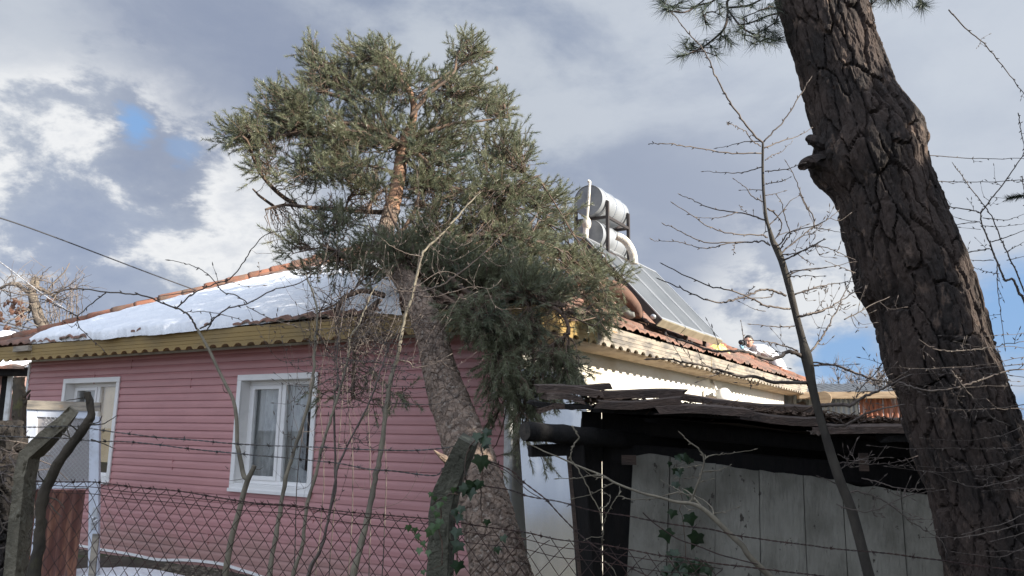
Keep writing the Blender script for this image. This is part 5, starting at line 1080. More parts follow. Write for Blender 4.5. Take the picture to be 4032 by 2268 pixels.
for s, r0 in (('810,860 960,910 1100,940 1250,930 1400,900 1550,850 1700,800 1850,750 2009,735', .0055), ('300,260 430,200 560,120 700,60', .003), ('1010,450 1090,510 1200,550 1340,560 1500,548 1640,535 1800,500 2009,470', .003), ('1310,740 1400,860 1500,980 1600,1080 1720,1200 1850,1260', .004), ('690,630 620,740 560,810 470,900 430,960', .003), ('0,670 180,690 300,730 430,780 560,830 700,850 790,860', .0042)):
    pp_ = budtwig(mb2, px3(PL(s, 3200, 1150, 2.4147), 2.8, 2.85), r0, r0 * .6); sidetwigs(mb2, pp_, 5, 0.03, 0.11, 0.0016, 0.4)
for i in range(10):
    x0 = 3700 + RNG.uniform(0, 380); y0 = 1900 + RNG.uniform(0, 350); budtwig(mb2, px3([(4080, y0 - 60), (x0 + 120, y0), (x0 - 60, y0 + RNG.uniform(-60, 60))], 2.8, 2.7), .003, .0013)
mb.build('stems', M['twig'], s_, smooth=True); mb2.build('branches', M['twig'], s_, smooth=True)
# little needle sprig at the right edge
nd = MB(); pt = np.array([P(x, y, 3.6) for x, y in PL('640,1000 569,1015 530,1022 485,1030', 3600, 0, k)]); nd.tube(pt, [.004, .003, .002, .001], 4); pq = spline(pt, n=24)
needle_tufts(nd, pq, np.tile((pt[-1] - pt[0]) / np.linalg.norm(pt[-1] - pt[0]), (len(pq), 1)), 14, 0.032, 0.003, (0.5, 1.1)); b_ = nd.build('sprig', M['needledark'], s_)

# forked sapling with cut stub before the windows
mb = MB(); Y = 3.2; s_ = thing('sapling', P(850, 2700, Y) * np.array([1, 1, 0]), 'forked grey sapling with a cut-off stub before the lace-curtained window', 'young tree')
k = 1.9167; B2 = [(x, y) for x, y in PL('1870,720 1840,690 1820,600 1800,500 1790,450 1785,270 1760,120 1700,0', 0, 1512, k)]
B1 = PL('1720,1230 1700,1170 1640,1050 1580,920 1530,830 1490,760', 0, 900, k)
q = [(860, 2640), (874, 2420)] + PL('1700,1449 1740,1200 1770,1080 1800,980 1840,820 1872,715', 0, 1512, k)
tb = MB(); a = spline(rooted(px3(q, Y, Y)), n=66); tb.tube(a, np.interp(np.linspace(0, 1, len(a)), [0, .5, 1], [0.016, 0.0115, 0.0105]), 10)
a = spline(px3(B2 + B1[1:], Y, Y + .1), n=90); tb.tube(a, np.interp(np.linspace(0, 1, len(a)), [0, .5, 1], [0.0100, 0.0072, 0.0055]), 9)
a = spline(px3(PL('1868,725 1885,690 1905,650 1922,615', 0, 1512, k), Y, Y), n=14); tb.tube(a, np.linspace(.011, .0085, len(a)), 9); tb.build('trunk', M['palebark'], s_, smooth=True)
for s, r0 in (('1490,760 1450,690 1400,635 1330,600 1220,560 1100,510 950,490 800,480 640,455 520,460 380,490 200,500 0,460 -90,440', .0052), ('1510,755 1560,730 1620,680 1720,600 1860,570 2050,470 2200,430 2330,370 2450,250 2576,130', .0046), ('1330,600 1420,520 1500,470 1640,410 1730,385 1830,270 1900,160 2000,50 2120,20', .0042), ('1865,565 1780,500 1690,480 1640,420 1560,340 1480,290 1390,260 1290,240', .0034), ('1410,630 1560,630 1720,660 1880,710 2040,735 2200,725', .0022), ('800,485 700,560 590,660 590,720 640,790 720,860 770,905', .0034), ('590,660 450,590 310,530 160,510 0,570 -60,590', .003), ('1860,585 1980,650 2100,700 2300,760', .0026), ('590,700 545,740 500,715', .0018), ('0,450 60,430 110,430 150,450', .003), ('1650,410 1625,330 1608,285', .0018), ('1955,350 1958,300 1952,265', .0014), ('1740,400 1850,435 1980,430', .0018), ('1560,770 1600,700 1590,650', .004)):
    budtwig(mb, px3(PL(s, 0, 900, k), Y + .1, Y + .1 + RNG.uniform(-.3, .2)), r0, r0 * .5, bud=1.2)
for s in ('1840,715 1800,722 1730,730', '1925,640 1960,645 1990,625', '1715,70 1690,50 1680,10', '1720,640 1700,620'): budtwig(mb, px3(PL(s, 0, 1512, k), Y, Y - .05), .0022, .001, False)
mb.build('branches', M['twig'], s_, smooth=True)

# straight stems before the facade
def stem(lab, parts, r0, r1, Y0, Y1, extra, nside, mname):
    q = sum((PL(*a) for a in parts), []); p = rooted(px3(q, Y0, Y1)); o = thing('sapling', p[0] * np.array([1, 1, 0]), lab, 'young tree', None)
    tb = MB(); a = spline(p, n=len(q) * 6); a[1:-1] += RNG.normal(size=(len(a) - 2, 3)) * 0.0012; tb.tube(a, np.linspace(r0, r1, len(a)) * (1 + 0.10 * np.sin(np.arange(len(a)) * 1.1)), 8); tb.build('trunk', M[mname], o, smooth=True)
    mb = MB()
    for s in extra:
        pp_ = budtwig(mb, px3(PL(*s[0]), (Y0 + Y1) / 2, (Y0 + Y1) / 2 + RNG.uniform(-.3, .2)), s[1], s[1] * .45)
        sidetwigs(mb, pp_, 4, 0.06, 0.2, 0.0015, 0.5, 0.2, 0.95)
    sidetwigs(mb, a, int(nside * 0.75), 0.10, 0.36, 0.0016, 0.7, 0.35, 1.0, 1)
    mb.build('branches', M['twig'], o, smooth=True)
z2 = (1160, 1000, 2.552); r2 = (0, 1512, 1.9167); r3 = (1344, 1512, 1.9167); r7 = (1344, 756, 1.9167)
stem('thin pale sapling crossing the right pane of the lace-curtained window', [('1960,1900 2030,1449 2080,1150 2110,980 2150,740 2200,560 2260,380 2330,130', *r2), ('185,1250 200,1000 215,800 230,600 200,450 150,300 110,200', *z2)], .0105, .0028, 3.0, 3.25,
     [(('230,600 300,500 380,330 420,180 445,0', *z2), .0026), (('185,1340 300,1290 420,1210 520,1130', *z2), .0028), (('185,1350 100,1330 0,1300', *z2), .0022), (('225,780 330,960 400,1050', *z2), .003), (('240,760 400,745 560,750 700,700', *z2), .002)], 18, 'palebark')
stem('thin reddish sapling just right of the lace-curtained window', [('2150,1900 2210,1449 2280,1230 2320,900 2380,700 2430,480 2500,250', *r2), ('430,1449 500,1200 550,1000 555,850 640,720 690,600 730,500 780,380 835,310', *z2)], .0085, .0024, 3.05, 3.3,
     [(('555,850 660,840 760,800 880,790 1000,760', *z2), .0026), (('545,1050 420,1040 250,1020 0,1070', *z2), .003), (('560,950 640,920 760,870 880,865', *z2), .0022), (('545,1060 640,1080 800,1080 960,1120', *z2), .0026)], 20, 'palebark')
stem('slim brown sapling leaning right between the thin stems beside the window', [('2290,1900 2330,1449 2420,1250 2480,1000 2530,750', *r2), ('400,1449 425,1350 435,1200 425,1100 440,850 480,650 490,560 520,420', *z2)], .0065, .002, 3.1, 3.3, [(('435,900 560,960 700,1000 800,1060', *z2), .0022)], 18, 'twig')
stem('slim leaning sapling low beside the concrete post', [('2260,1900 2330,1420 2430,1220 2500,900 2560,600', *r2), ('700,1600 820,1320 880,1130 940,950 1000,850 1060,720', *z2)], .006, .0018, 2.95, 3.1, [(('880,1140 1000,1150 1150,1200 1300,1270', *z2), .002)], 16, 'twig')
stem('tallest pale mottled sapling rising in front of the fallen pine trunk', [('0,1900 90,1449 150,1200 200,1000 230,850 270,650 310,430 340,150', *r3), ('980,1200 1030,1050 1060,880 1090,720 1130,560 1180,430', *z2), ('600,500 640,430 735,340 830,240 950,100 1050,0', *r7)], .0135, .0030, 2.95, 3.5,
     [(('545,760 650,740 740,710 850,640 960,560 1100,440 1250,290 1300,250', *r7), .005), (('545,780 700,790 850,750 1000,715 1120,730 1190,680', *r7), .003), (('540,750 440,745 380,720 330,700', *r7), .003), (('610,490 500,465 380,410 280,330 150,250', *r7), .0032), (('830,240 760,300 700,240 640,195', *r7), .0026), (('1040,1065 1150,1090 1200,1140 1300,1130 1420,1090 1550,1020', *z2), .0042), (('365,140 500,150 640,155 800,130 950,30', *r3), .003), (('1010,1120 850,1090 640,1080 500,1060', *z2), .003), (('1090,740 1180,735 1260,700 1330,680', *z2), .0024), (('1050,930 1000,890 880,900', *z2), .0024), (('310,440 230,480 120,440 0,470', *r3), .002), (('955,1330 1100,1330 1280,1340', *z2), .002), (('500,740 600,690 760,600 900,640 1010,720', *r7), .0026)], 26, 'palebark')
# grey wispy shrub filling the space under the eave
mb = MB(); o = thing('bare_shrub', P(1450, 2700, 3.4) * np.array([1, 1, 0]), 'wispy tangle of grey twigs hanging before the yellow fascia left of the fallen trunk', 'shrub')
for i in range(6):
    x0 = 1180 + i * 70 + RNG.uniform(-20, 20); q = [(x0 - 60, 2700), (x0 - 20, 2268), (x0 + RNG.uniform(-20, 20), 1850), (x0 + RNG.uniform(-30, 50), 1500), (x0 + RNG.uniform(-60, 90), 1220), (x0 + RNG.uniform(-90, 140), 1060)]
    a = budtwig(mb, rooted(px3(q, 3.35 + RNG.uniform(-.1, .4), 3.6)), .0042, .0013, False); sidetwigs(mb, a, 7, 0.10, 0.42, 0.0014, 0.6, 0.45, 1.0, 1, False)
mb.build('branches', M['twig'], o, smooth=True)

# cut dark stem of a pruned elder beside the gate
mb = MB(); q = [(150, 2500)] + PL('270,1449 290,1200 310,1000 340,800 420,640 520,480 600,380 660,290 690,230 682,170 668,110 662,60', 0, 1512, 1.9167); p = px3(q, 2.75, 2.75)
w = np.array([90, 84, 80, 76, 74, 72, 68, 66, 64, 60, 54, 50, 46, 38]) ; r = w[:len(q)] / 1.9167 / 2 / FPX * 2.75; p = rooted(p); r = np.append([r[0]], r); sp_ = spline(np.hstack([p, r[:, None]]), n=120); mb.tube(sp_[:, :3], sp_[:, 3] + 0.002 * (fbm(sp_[:, :3], 25, 3) - 0.4), 18)
v = mb.v[0]; v += (0.010 * (fbm(v, 38, 3) - 0.5) + 0.007 * (fbm(v, 14, 2) - 0.5))[:, None]
M['elder'] = mat('mossy_dark_bark', (0.075, 0.060, 0.042), 0.95, (0.045, 0.037, 0.028), 12, (1, 1, .5), 0.4, 0.65, bump=0.6, bscale=50, col3=(0.10, 0.095, 0.04), n3scale=6, lo3=0.56, hi3=0.7)
o = thing('pruned_stem', p[0] * np.array([1, 1, 0]), 'thick dark pruned stem bending up right beside the left concrete post', 'shrub'); mb.build('trunk', M['elder'], o, smooth=True)
mb = MB()
for s in ('610,390 560,330 520,310 500,340', '505,345 525,400 523,460', '470,370 520,400 545,410', '655,300 740,290 770,240', '660,310 780,300 880,240', '640,105 600,110 500,125', '380,860 440,880 490,940', '370,900 420,960 470,1005', '360,760 300,700 290,660', '690,420 780,450 870,490'): budtwig(mb, px3(PL(s, 0, 1512, 1.9167), 2.75, 2.68), .0035, .0016, False)
mb.build('branches', M['elder'], o, smooth=True)
# rough dead trunk at the left edge and a pollard behind the gate
mb = MB(); c = np.array([P(-40, y, 4.2) for y in (3200, 2268, 2000, 1800, 1668)]); 
bt2 = barktube(spline(c, n=30), np.full(len(spline(c, n=30)), 0.155) * np.linspace(1.12, 0.95, len(spline(c, n=30))), 110, 0.013, 0.05, 0.13, 0.035, 21)
o = thing('dead_trunk', c[0] * np.array([1, 1, 0]), 'rough blackish dead trunk cut off at the left edge behind the barbed wire', 'tree'); M['deadbark'] = mat('blackened_dead_bark', (0.034, 0.028, 0.024), 0.95, (0.018, 0.015, 0.013), 12, lo=0.4, hi=0.6, bump=0.8, bscale=40); bt2.build('trunk', M['deadbark'], o)
mb = MB()
for i in range(40):
    a = P(RNG.uniform(-20, 75), RNG.uniform(1700, 2260), 4.0); mb.tube(wander(a, a + RNG.normal(size=3) * 0.10 + np.array([0.03, -0.02, -0.03]), 0.3, 6, .1), np.linspace(.004, .0015, 6), 4)
mb.build('dead_roots', M['twig'], o)
mb = MB(); q = PL('160,1900 150,1700 145,1500 150,1300 140,1180 142,1125', 0, 900, 1.9167); a = spline(px3(q, 10.4, 10.4), n=40); mb.tube(a, np.linspace(.10, .065, len(a)), 14); v = mb.v[0]; v += (0.03 * (fbm(v, 12, 3) - .5))[:, None]
o = thing('pollard', a[0] * np.array([1, 1, 0]), 'dark pollarded stump standing between the lean-to and the pink wall', 'tree'); mb.build('trunk', M['elder'], o)
mb = MB()
for s in ('150,1280 200,1250 230,1220', '140,1350 100,1400 95,1420', '165,1330 210,1300 225,1250'): mb.tube(px3(PL(s, 0, 900, 1.9167), 10.4, 10.3), [.03, .02, .01], 6)
mb.build('branches', M['elder'], o)

# ------------------------------------------------------------------ concrete fence posts with bent heads
M['concrete'] = mat('mossy_concrete', (0.205, 0.18, 0.128), 0.95, (0.115, 0.102, 0.072), 7, (1, 1, 1), 0.38, 0.65, bump=1.0, bscale=38, col3=(0.235, 0.22, 0.165), n3scale=22, lo3=0.56, hi3=0.66)
M['concrete2'] = mat('lichened_concrete', (0.125, 0.120, 0.088), 0.95, (0.075, 0.073, 0.052), 9, (1, 1, 1), 0.38, 0.65, bump=1.0, bscale=42, col3=(0.19, 0.185, 0.13), n3scale=26, lo3=0.56, hi3=0.66)
def postmesh(cols, m_, name, lab, seed):
    """cols: rows of (frontleft, edge, back-right) photo points with depths; builds the 4-sided bent post"""
    rows = []
    for (l, e, r_, Y) in cols:
        a = P(*l, Y); b = P(*e, Y - 0.015); c = P(*r_, Y + 0.085); d = a + (c - b); rows.append([a, b, c, d])
    rows = np.array(rows); foot = rows[0].copy(); foot[:, 2] = -0.15; rows = np.concatenate([foot[None], rows]); m = len(rows); out = []
    # subdivide along and around
    per = 14; nb_ = 0
    for i in range(m - 1):
        L = np.linalg.norm(rows[i + 1].mean(0) - rows[i].mean(0)); k = max(3, int(L / 0.012))
        for j in range(k): out.append(rows[i] + (rows[i + 1] - rows[i]) * j / k)
    out.append(rows[-1]); out = np.array(out); n = len(out)
    ring_ = []
    for q in range(4):
        for j in range(per):
            t_ = j / per; ring_.append(out[:, q] * (1 - t_) + out[:, (q + 1) % 4] * t_)
    G_ = np.array(ring_).transpose(1, 0, 2); ctr_ = out.mean(1)[:, None, :]; dirv = G_ - ctr_; ln = np.linalg.norm(dirv, axis=2, keepdims=True)
    hw = ln.min(axis=1, keepdims=True); G_ = ctr_ + dirv / ln * np.minimum(ln, hw * 9)     # worn corners
    fl = G_.reshape(-1, 3); nz_ = (fbm(fl, 28, 4) - 0.5) * 0.007 - 0.012 * np.clip(fbm(fl + 7, 45, 2) - 0.68, 0, 1) * 4; G_ = (fl + (dirv / ln).reshape(-1, 3) * nz_[:, None]).reshape(G_.shape)
    G_ = np.concatenate([G_, G_[:, :1]], axis=1); mb = MB(); mb.grid(G_[:, ::-1]); k_ = 4 * per
    mb.add(np.vstack([G_[-1, :-1], G_[-1, :-1].mean(0)[None]]), t=[[k_, i, (i + 1) % k_] for i in range(k_)])
    return tag(mb.build(name, m_, smooth=False), lab, 'fence post')
def C2(x, y, ox=0, oy=1512, k=1.9167): return (ox + x / k, oy + y / k)
L_ = lambda a, b, c, Y, *o: (C2(*a, *o), C2(*b, *o), C2(*c, *o), Y)
postmesh([L_((-60, 2100), (20, 2100), (150, 2100), 2.9), L_((22, 1449), (112, 1449), (212, 1449), 2.9), L_((100, 700), (182, 700), (280, 700), 2.9), L_((138, 525), (215, 560), (300, 575), 2.9), L_((300, 360), (395, 405), (440, 430), 2.87), L_((425, 262), (500, 320), (540, 300), 2.85), L_((520, 170), (585, 222), (595, 212), 2.84)],
         M['concrete'], 'concrete_post', 'pale mossy concrete fence post with bent head beside the rusty gate', 1)
k3 = (1344, 1512, 1.9167)
postmesh([L_((625, 2200), (770, 2200), (830, 2200), 2.62, *k3), L_((640, 1449), (797, 1449), (847, 1449), 2.62, *k3), L_((655, 1000), (812, 1000), (862, 1000), 2.62, *k3), L_((680, 835), (845, 850), (895, 835), 2.62, *k3), L_((770, 630), (905, 690), (955, 660), 2.60, *k3), L_((850, 470), (968, 540), (1015, 500), 2.58, *k3), L_((880, 405), (1005, 470), (1042, 430), 2.57, *k3)],
         M['concrete2'], 'concrete_post', 'dark lichened concrete fence post with ivy standing before the fallen pine trunk', 2)

# ------------------------------------------------------------------ barbed wire and chain link
M['wire'] = mat('galvanised_wire', (0.16, 0.155, 0.15), 0.6, (0.09, 0.075, 0.065), 20, lo=0.4, hi=0.6, metal=0.3)
M['rustwire'] = mat('rusty_wire', (0.075, 0.040, 0.032), 0.8, (0.045, 0.028, 0.025), 20, lo=0.4, hi=0.6)
def barbed(pts, Y0, Y1, m_, lab, r=0.0013, sp_b=0.105, single=False):
    p = spline(px3(pts, Y0, Y1), n=len(pts) * 8); L = np.concatenate([[0], np.cumsum(np.linalg.norm(np.diff(p, axis=0), axis=1))]); n = int(L[-1] / 0.006); q = np.linspace(0, L[-1], n); p = np.stack([np.interp(q, L, p[:, i]) for i in range(3)], -1)
    p += 0.004 * np.stack([fbm(np.stack([q * 7, q * 0 + i, q * 0], -1), 1, 2) - 0.5 for i in range(3)], -1)
    d = np.gradient(p, axis=0); d /= np.linalg.norm(d, axis=1)[:, None]; x = np.cross(d, ZV); x /= np.linalg.norm(x, axis=1)[:, None]; y = np.cross(x, d); mb = MB()
    for s in ((0,) if single else (0, np.pi)):
        a = q / 0.045 * 2 * np.pi + s; mb.tube(p + (x * np.cos(a)[:, None] + y * np.sin(a)[:, None]) * (0 if single else r * 1.15), r, 4, cap=False)
    if not single:
        for k in range(int(L[-1] / sp_b)):
            i = int((k + 0.5 + RNG.uniform(-.1, .1)) * sp_b / L[-1] * (n - 1)); i = min(max(i, 3), n - 4); o = p[i]
            a = np.linspace(0, 4 * np.pi, 14); mb.tube(o + d[i] * np.linspace(-.004, .004, 14)[:, None] + (x[i] * np.cos(a)[:, None] + y[i] * np.sin(a)[:, None]) * r * 2.6, r, 3, cap=False)
            for e in range(4):
                t_ = RNG.uniform(0, 2 * np.pi); v_ = (x[i] * math.cos(t_) + y[i] * math.sin(t_)) * 0.9 + d[i] * RNG.uniform(-.7, .7); mb.tube([o, o + v_ * 0.014], [r * 1.1, r * 0.5], 3, cap=False)
    return tag(mb.build('barbed_wire', m_, smooth=True), lab, 'barbed wire')
a = PL('-60,312 0,315 180,325 340,325 560,320 750,345 900,370 1200,405 1500,425 1700,445 1850,455 2050,465 2400,475 2576,485', *r2) + PL('300,497 550,500 740,487 800,480 850,470', *r3)
barbed(a, 2.9, 2.58, M['wire'], 'topmost grey barbed wire strand strung across the pink wall between the two posts')
a = PL('-60,390 0,395 300,405 480,410 700,430 900,435 1200,460 1400,485 1700,515 1900,535 2200,560 2400,580 2576,600', *r2) + PL('200,640 400,655 700,690 770,640 830,625 910,635 955,690', *r3)
barbed(a, 2.9, 2.58, M['wire'], 'second grey barbed wire strand from the top between the two posts')
topL = PL('270,735 500,740 700,740 830,755 1000,775 1300,805 1600,850 1900,895 2200,915 2576,960', *r2) + PL('300,985 660,1015', *r3)
barbed(topL, 2.86, 2.62, M['rustwire'], 'rusty barbed wire strand laced along the top of the left wire netting')
barbed(PL('955,690 1010,740 1100,580 1190,610 1290,660 1360,730 1450,800 1540,870 1640,980 1750,1090 1880,1200 2080,1330 2200,1400 2300,1449 2420,1520', *r3)[2:], 2.6, 2.4, M['rustwire'], 'rusty barbed wire strand sagging steeply down right from the ivy clad post')
barbed(PL('930,690 960,740 1080,770 1270,800 1420,850 1650,890 1900,955 2170,1000 2320,1030 2576,1070', *r3) + PL('210,1095 400,1140 560,1165 740,1190 950,1215 1130,1240 1540,1275 1760,1305 1970,1330 2100,1352 2300,1380 2700,1420', 2688, 1512, 1.9167), 2.6, 2.55, M['rustwire'], 'rusty barbed wire strand running level across the white plank shed wall', sp_b=0.14)
topR = PL('850,1040 1100,1080 1360,1115 1500,1145 1640,1175 1900,1200 2130,1245 2400,1295 2576,1310', *r3) + PL('230,1350 410,1370 600,1395 900,1430 1300,1475 1800,1530', 2688, 1512, 1.9167)
barbed(topR, 2.6, 2.5, M['rustwire'], 'lowest rusty barbed wire strand along the top of the right wire netting', sp_b=0.12)
barbed(PL('1100,590 1250,660 1400,800 1500,860', *r3) , 2.58, 2.55, M['rustwire'], 'short loose rusty wire end curling beside the ivy clad post', single=True)
barbed(PL('850,815 950,910 1060,990 1200,1080 1400,1150 1600,1230 1786,1280 2000,1330', 2200, 1700, 2.5514), 2.5, 2.5, M['rustwire'], 'plain rusty wire crossing the ivy on the shed wall', single=True, r=0.0018)
def chainlink(top, Y0, Y1, w_, h_, depth, lab, gaps=None):
    t3 = px3(top, Y0, Y1); t3 = spline(t3, n=len(top) * 8); L = np.concatenate([[0], np.cumsum(np.linalg.norm(np.diff(t3, axis=0), axis=1))])
    def at_(s, dn):
        s = np.clip(s, 0, L[-1]); o = np.stack([np.interp(s, L, t3[:, i]) for i in range(3)], -1); o = o.copy(); o[..., 2] -= dn
        o += 0.010 * np.stack([fbm(np.stack([s * 3.1, dn * 3.1, s * 0 + 5 * i], -1), 1, 2) - 0.5 for i in range(3)], -1); return o
    mb = MB(); nrow = int(depth / h_ * 2)
    # zig-zag wires hooked into their neighbours
    for k in range(int(L[-1] / (w_ / 2)) + 1):
        j = np.arange(nrow + 1); s = k * w_ / 2 + ((j + k) % 2) * w_ * 0.515; dn = j * h_ / 2 - 0.010; dn[0] += 0.012 * (k % 2)
        m_ = 4; jj = np.linspace(0, nrow, nrow * m_ + 1); ss = np.interp(jj, j, s); dd_ = np.interp(jj, j, dn); off = 0.0022 * np.cos(jj * np.pi)
        q = at_(ss, dd_); q[:, 1] += off; mb.tube(q, 0.00135, 4, cap=False)
    tw = MB()
    for ex in (0.012, h_ * 0.55):
        s = np.linspace(0, L[-1], 160); tw.tube(at_(s, np.full_like(s, ex) + 0.006 * np.sin(s * 5)), 0.0013, 4, cap=False)
    o = thing('wire_netting', t3[0] * np.array([1, 1, 0]), lab, 'fence'); mb.build('mesh', M['rustwire'], o, smooth=True); tw.build('line_wire', M['rustwire'], o, smooth=True)
chainlink(topL, 2.87, 2.63, 0.0475, 0.064, 0.75, 'rusty diamond wire netting stretched before the pink wall left of the ivy clad post')
chainlink(PL('850,1080 1100,1105 1360,1125 1500,1155 1640,1185 1900,1215 2130,1255 2400,1305 2576,1322', *r3) + PL('150,1350 300,1385', 2688, 1512, 1.9167), 2.62, 2.55, 0.062, 0.078, 0.6, 'rusty diamond wire netting sagging before the shed right of the ivy clad post')

# ------------------------------------------------------------------ ivy
M['ivy'] = mat('ivy_leaf', (0.017, 0.036, 0.013), 0.45, (0.028, 0.052, 0.02), 25, lo=0.4, hi=0.6)
M['ivylight'] = mat('young_ivy_leaf', (0.075, 0.13, 0.045), 0.5, (0.05, 0.09, 0.03), 25, lo=0.4, hi=0.6)
IV = np.array([(0, -.02), (.18, -.12), (.42, -.10), (.40, .14), (.62, .34), (.30, .46), (.20, .58), (0, 1.0), (-.20, .58), (-.30, .46), (-.62, .34), (-.40, .14), (-.42, -.10), (-.18, -.12)])
def ivyleaf(mb, c, size, ang, tilt):
    k = len(IV); ca, sa = math.cos(ang), math.sin(ang); v = []
    for (x, y) in np.vstack([[[0, 0.30]], IV]):
        X_ = (x * ca - y * sa) * size; Z_ = -(x * sa + y * ca) * size; v.append(c + np.array([X_, tilt[0] * X_ + tilt[1] * Z_ - 0.12 * size * (1 - min(1, math.hypot(x, y - .3))) + 0.10 * abs(x) * size, Z_]))
    mb.add(np.array(v), t=[[0, 1 + (i + 1) % k, 1 + i] for i in range(k)])
def ivy(lab, stems, leaves, Y, mname, size):
    o = thing('ivy', P(*stems[0][0], Y) * np.array([1, 1, 0]), lab, 'ivy'); mb = MB()
    for s in stems: p = spline(px3(s, Y, Y), n=len(s) * 6); mb.tube(p + RNG.normal(size=p.shape) * .0012, .0024, 5)
    lf = MB(); st = np.vstack(mb.v)
    for (x, y, sc_) in leaves:
        c = P(x, y, Y - 0.02 - RNG.uniform(0, .02)); ivyleaf(lf, c + np.array([0, 0, 0.4 * size * sc_]), size * sc_, RNG.uniform(-.5, .5), (RNG.uniform(-.5, .5), RNG.uniform(-.4, .7)))
        d_ = st[np.argmin(np.linalg.norm(st - c, axis=1))]
        if np.linalg.norm(d_ - c) < 0.2: mb.tube([d_, c], .001, 3, cap=False)
    mb.build('stem', M['deadtwig'], o, smooth=True); lf.build('leaves', M[mname], o)
s3 = (1600, 1650, 2.345)
ivy('dark ivy hanging on the right side of the lichened concrete post', [PL('690,150 700,300 705,480 690,620 690,800 700,960', *s3), PL('430,900 470,960 480,1100 470,1250 480,1400', *s3), PL('640,180 560,330 520,640', *s3)],
    [(x, y, s) for (x, y), s in zip(PL('755,135 650,170 690,180 745,215 690,410 725,420 735,260 610,640 560,660 520,660 680,610 590,690 490,920 470,1060 490,1190 480,1370 510,840 440,870 745,960 890,1110 835,1215', *s3), [.9, .9, 1.0, 1.1, 1.6, .8, .7, 1.5, 1.2, .9, .9, 1.1, .9, 1.1, 1.3, 1.2, .8, .8, .7, .7, .7])], 2.56, 'ivy', 0.034)
ivy('small pale ivy creeping up the front of the lichened concrete post', [PL('310,780 320,900 300,1000 330,1150 330,1350', *s3), PL('230,800 300,740 420,690 480,700', *s3), PL('0,1010 70,1050 100,1120 190,1190', *s3)],
    [(x, y, s) for (x, y), s in zip(PL('300,800 285,890 310,960 260,1010 220,1060 440,660 240,830 320,790 20,1010 80,1030 100,1090 150,1155 120,1220 200,1240 260,740 350,740 150,1420 230,700', *s3), [.7, .9, 1.1, 1.3, 1.2, .8, .7, .7, .9, .8, .8, .8, .9, .8, .7, .7, .7, .7])], 2.52, 'ivylight', 0.024)
w8 = (2200, 1700, 2.5514)
ivy('dark ivy climbing the left end of the flaking white shed wall', [PL('1270,1449 1275,1200 1260,1000 1240,850 1215,780 1240,680 1215,560 1210,440 1180,330', *w8), PL('1100,1449 1200,1350 1350,1300 1500,1390', *w8)],
    [(x, y, s) for (x, y), s in zip(PL('1150,830 1310,890 1070,1050 1400,1100 1290,620 1310,600 1170,545 1180,400 1200,430 1230,390 1190,270 1250,260 1280,290 1120,330 1330,300 1160,1230 1110,1240 1200,1290 1410,1330 1450,1390 1380,1400 1300,1420 1240,1400 1150,1420 1090,1390 1350,1350 1250,1330 1500,1400 1190,1350 1060,1430', *w8), [1.0, 1.45, 1.5, 1.9, 1.1, .9, .9, .8, .8, .7, .8, .9, .8, .6, .7, 1., .9, .9, 1.1, 1.2, 1.2, 1.2, 1.2, 1.2, 1.0, 1., 1., 1., 1., 1.])], 4.95, 'ivy', 0.058)
# ------------------------------------------------------------------ distant bare trees
M['faroff'] = mat('distant_bare_twigs', (0.215, 0.175, 0.145), 0.9, (0.155, 0.13, 0.112), 3, lo=0.4, hi=0.6)
M['dryleaf'] = mat('dry_brown_leaf', (0.17, 0.085, 0.055), 0.8)
def branchy(mb, o, d, L, r, lev, spread, rg, up=0.15):
    n = 6; p = [o]; dd = d.copy()
    for i in range(n): dd = dd + rg.normal(size=3) * 0.13 + np.array([0, 0, up * 0.15]); dd /= np.linalg.norm(dd); p.append(p[-1] + dd * L / n)
    p = np.array(p); mb.tube(p, np.linspace(r, r * 0.5, n + 1), 6 if lev > 2 else 3, cap=False)
    if lev > 0:
        for k in range(rg.integers(3, 6)):
            i = rg.integers(2, n + 1); s = rg.normal(size=3); s /= np.linalg.norm(s); e = dd * 0.75 + s * spread + np.array([0, 0, up]); e /= np.linalg.norm(e); branchy(mb, p[i], e, L * rg.uniform(0.55, 0.75), max(r * 0.5, 0.008), lev - 1, spread, rg, up)
def bare_tree(px, py_top, Y, hgt_px, lab, seed, spread=0.75, m_='faroff', r=0.22):
    rg = np.random.default_rng(seed); b = P(px, 1720, Y); b[2] = 0; H_ = P(px, py_top, Y)[2]; o = thing('bare_tree', b, lab, 'tree')
    t_ = MB(); h0 = H_ * 0.42; t_.tube([b, b + np.array([.1, 0, h0 * .6]), b + np.array([0, 0, h0])], [r, r * .8, r * .65], 8); t_.build('trunk', M[m_], o, smooth=True)
    c = MB()
    for k in range(7):
        a = k * 0.9 + rg.uniform(-.3, .3); d = np.array([math.cos(a) * .8, math.sin(a) * .8, 1.0]); d /= np.linalg.norm(d); branchy(c, b + np.array([0, 0, h0 * rg.uniform(.7, 1)]), d, H_ * 0.26, r * .4, 4, spread, rg)
    c.build('crown', M[m_], o); return o
bare_tree(3430, 1345, 34, 200, 'distant bare brown tree rising over the corrugated outbuilding', 5)
bare_tree(3960, 1560, 60, 80, 'far bare tree low at the right edge behind the big pine', 8)
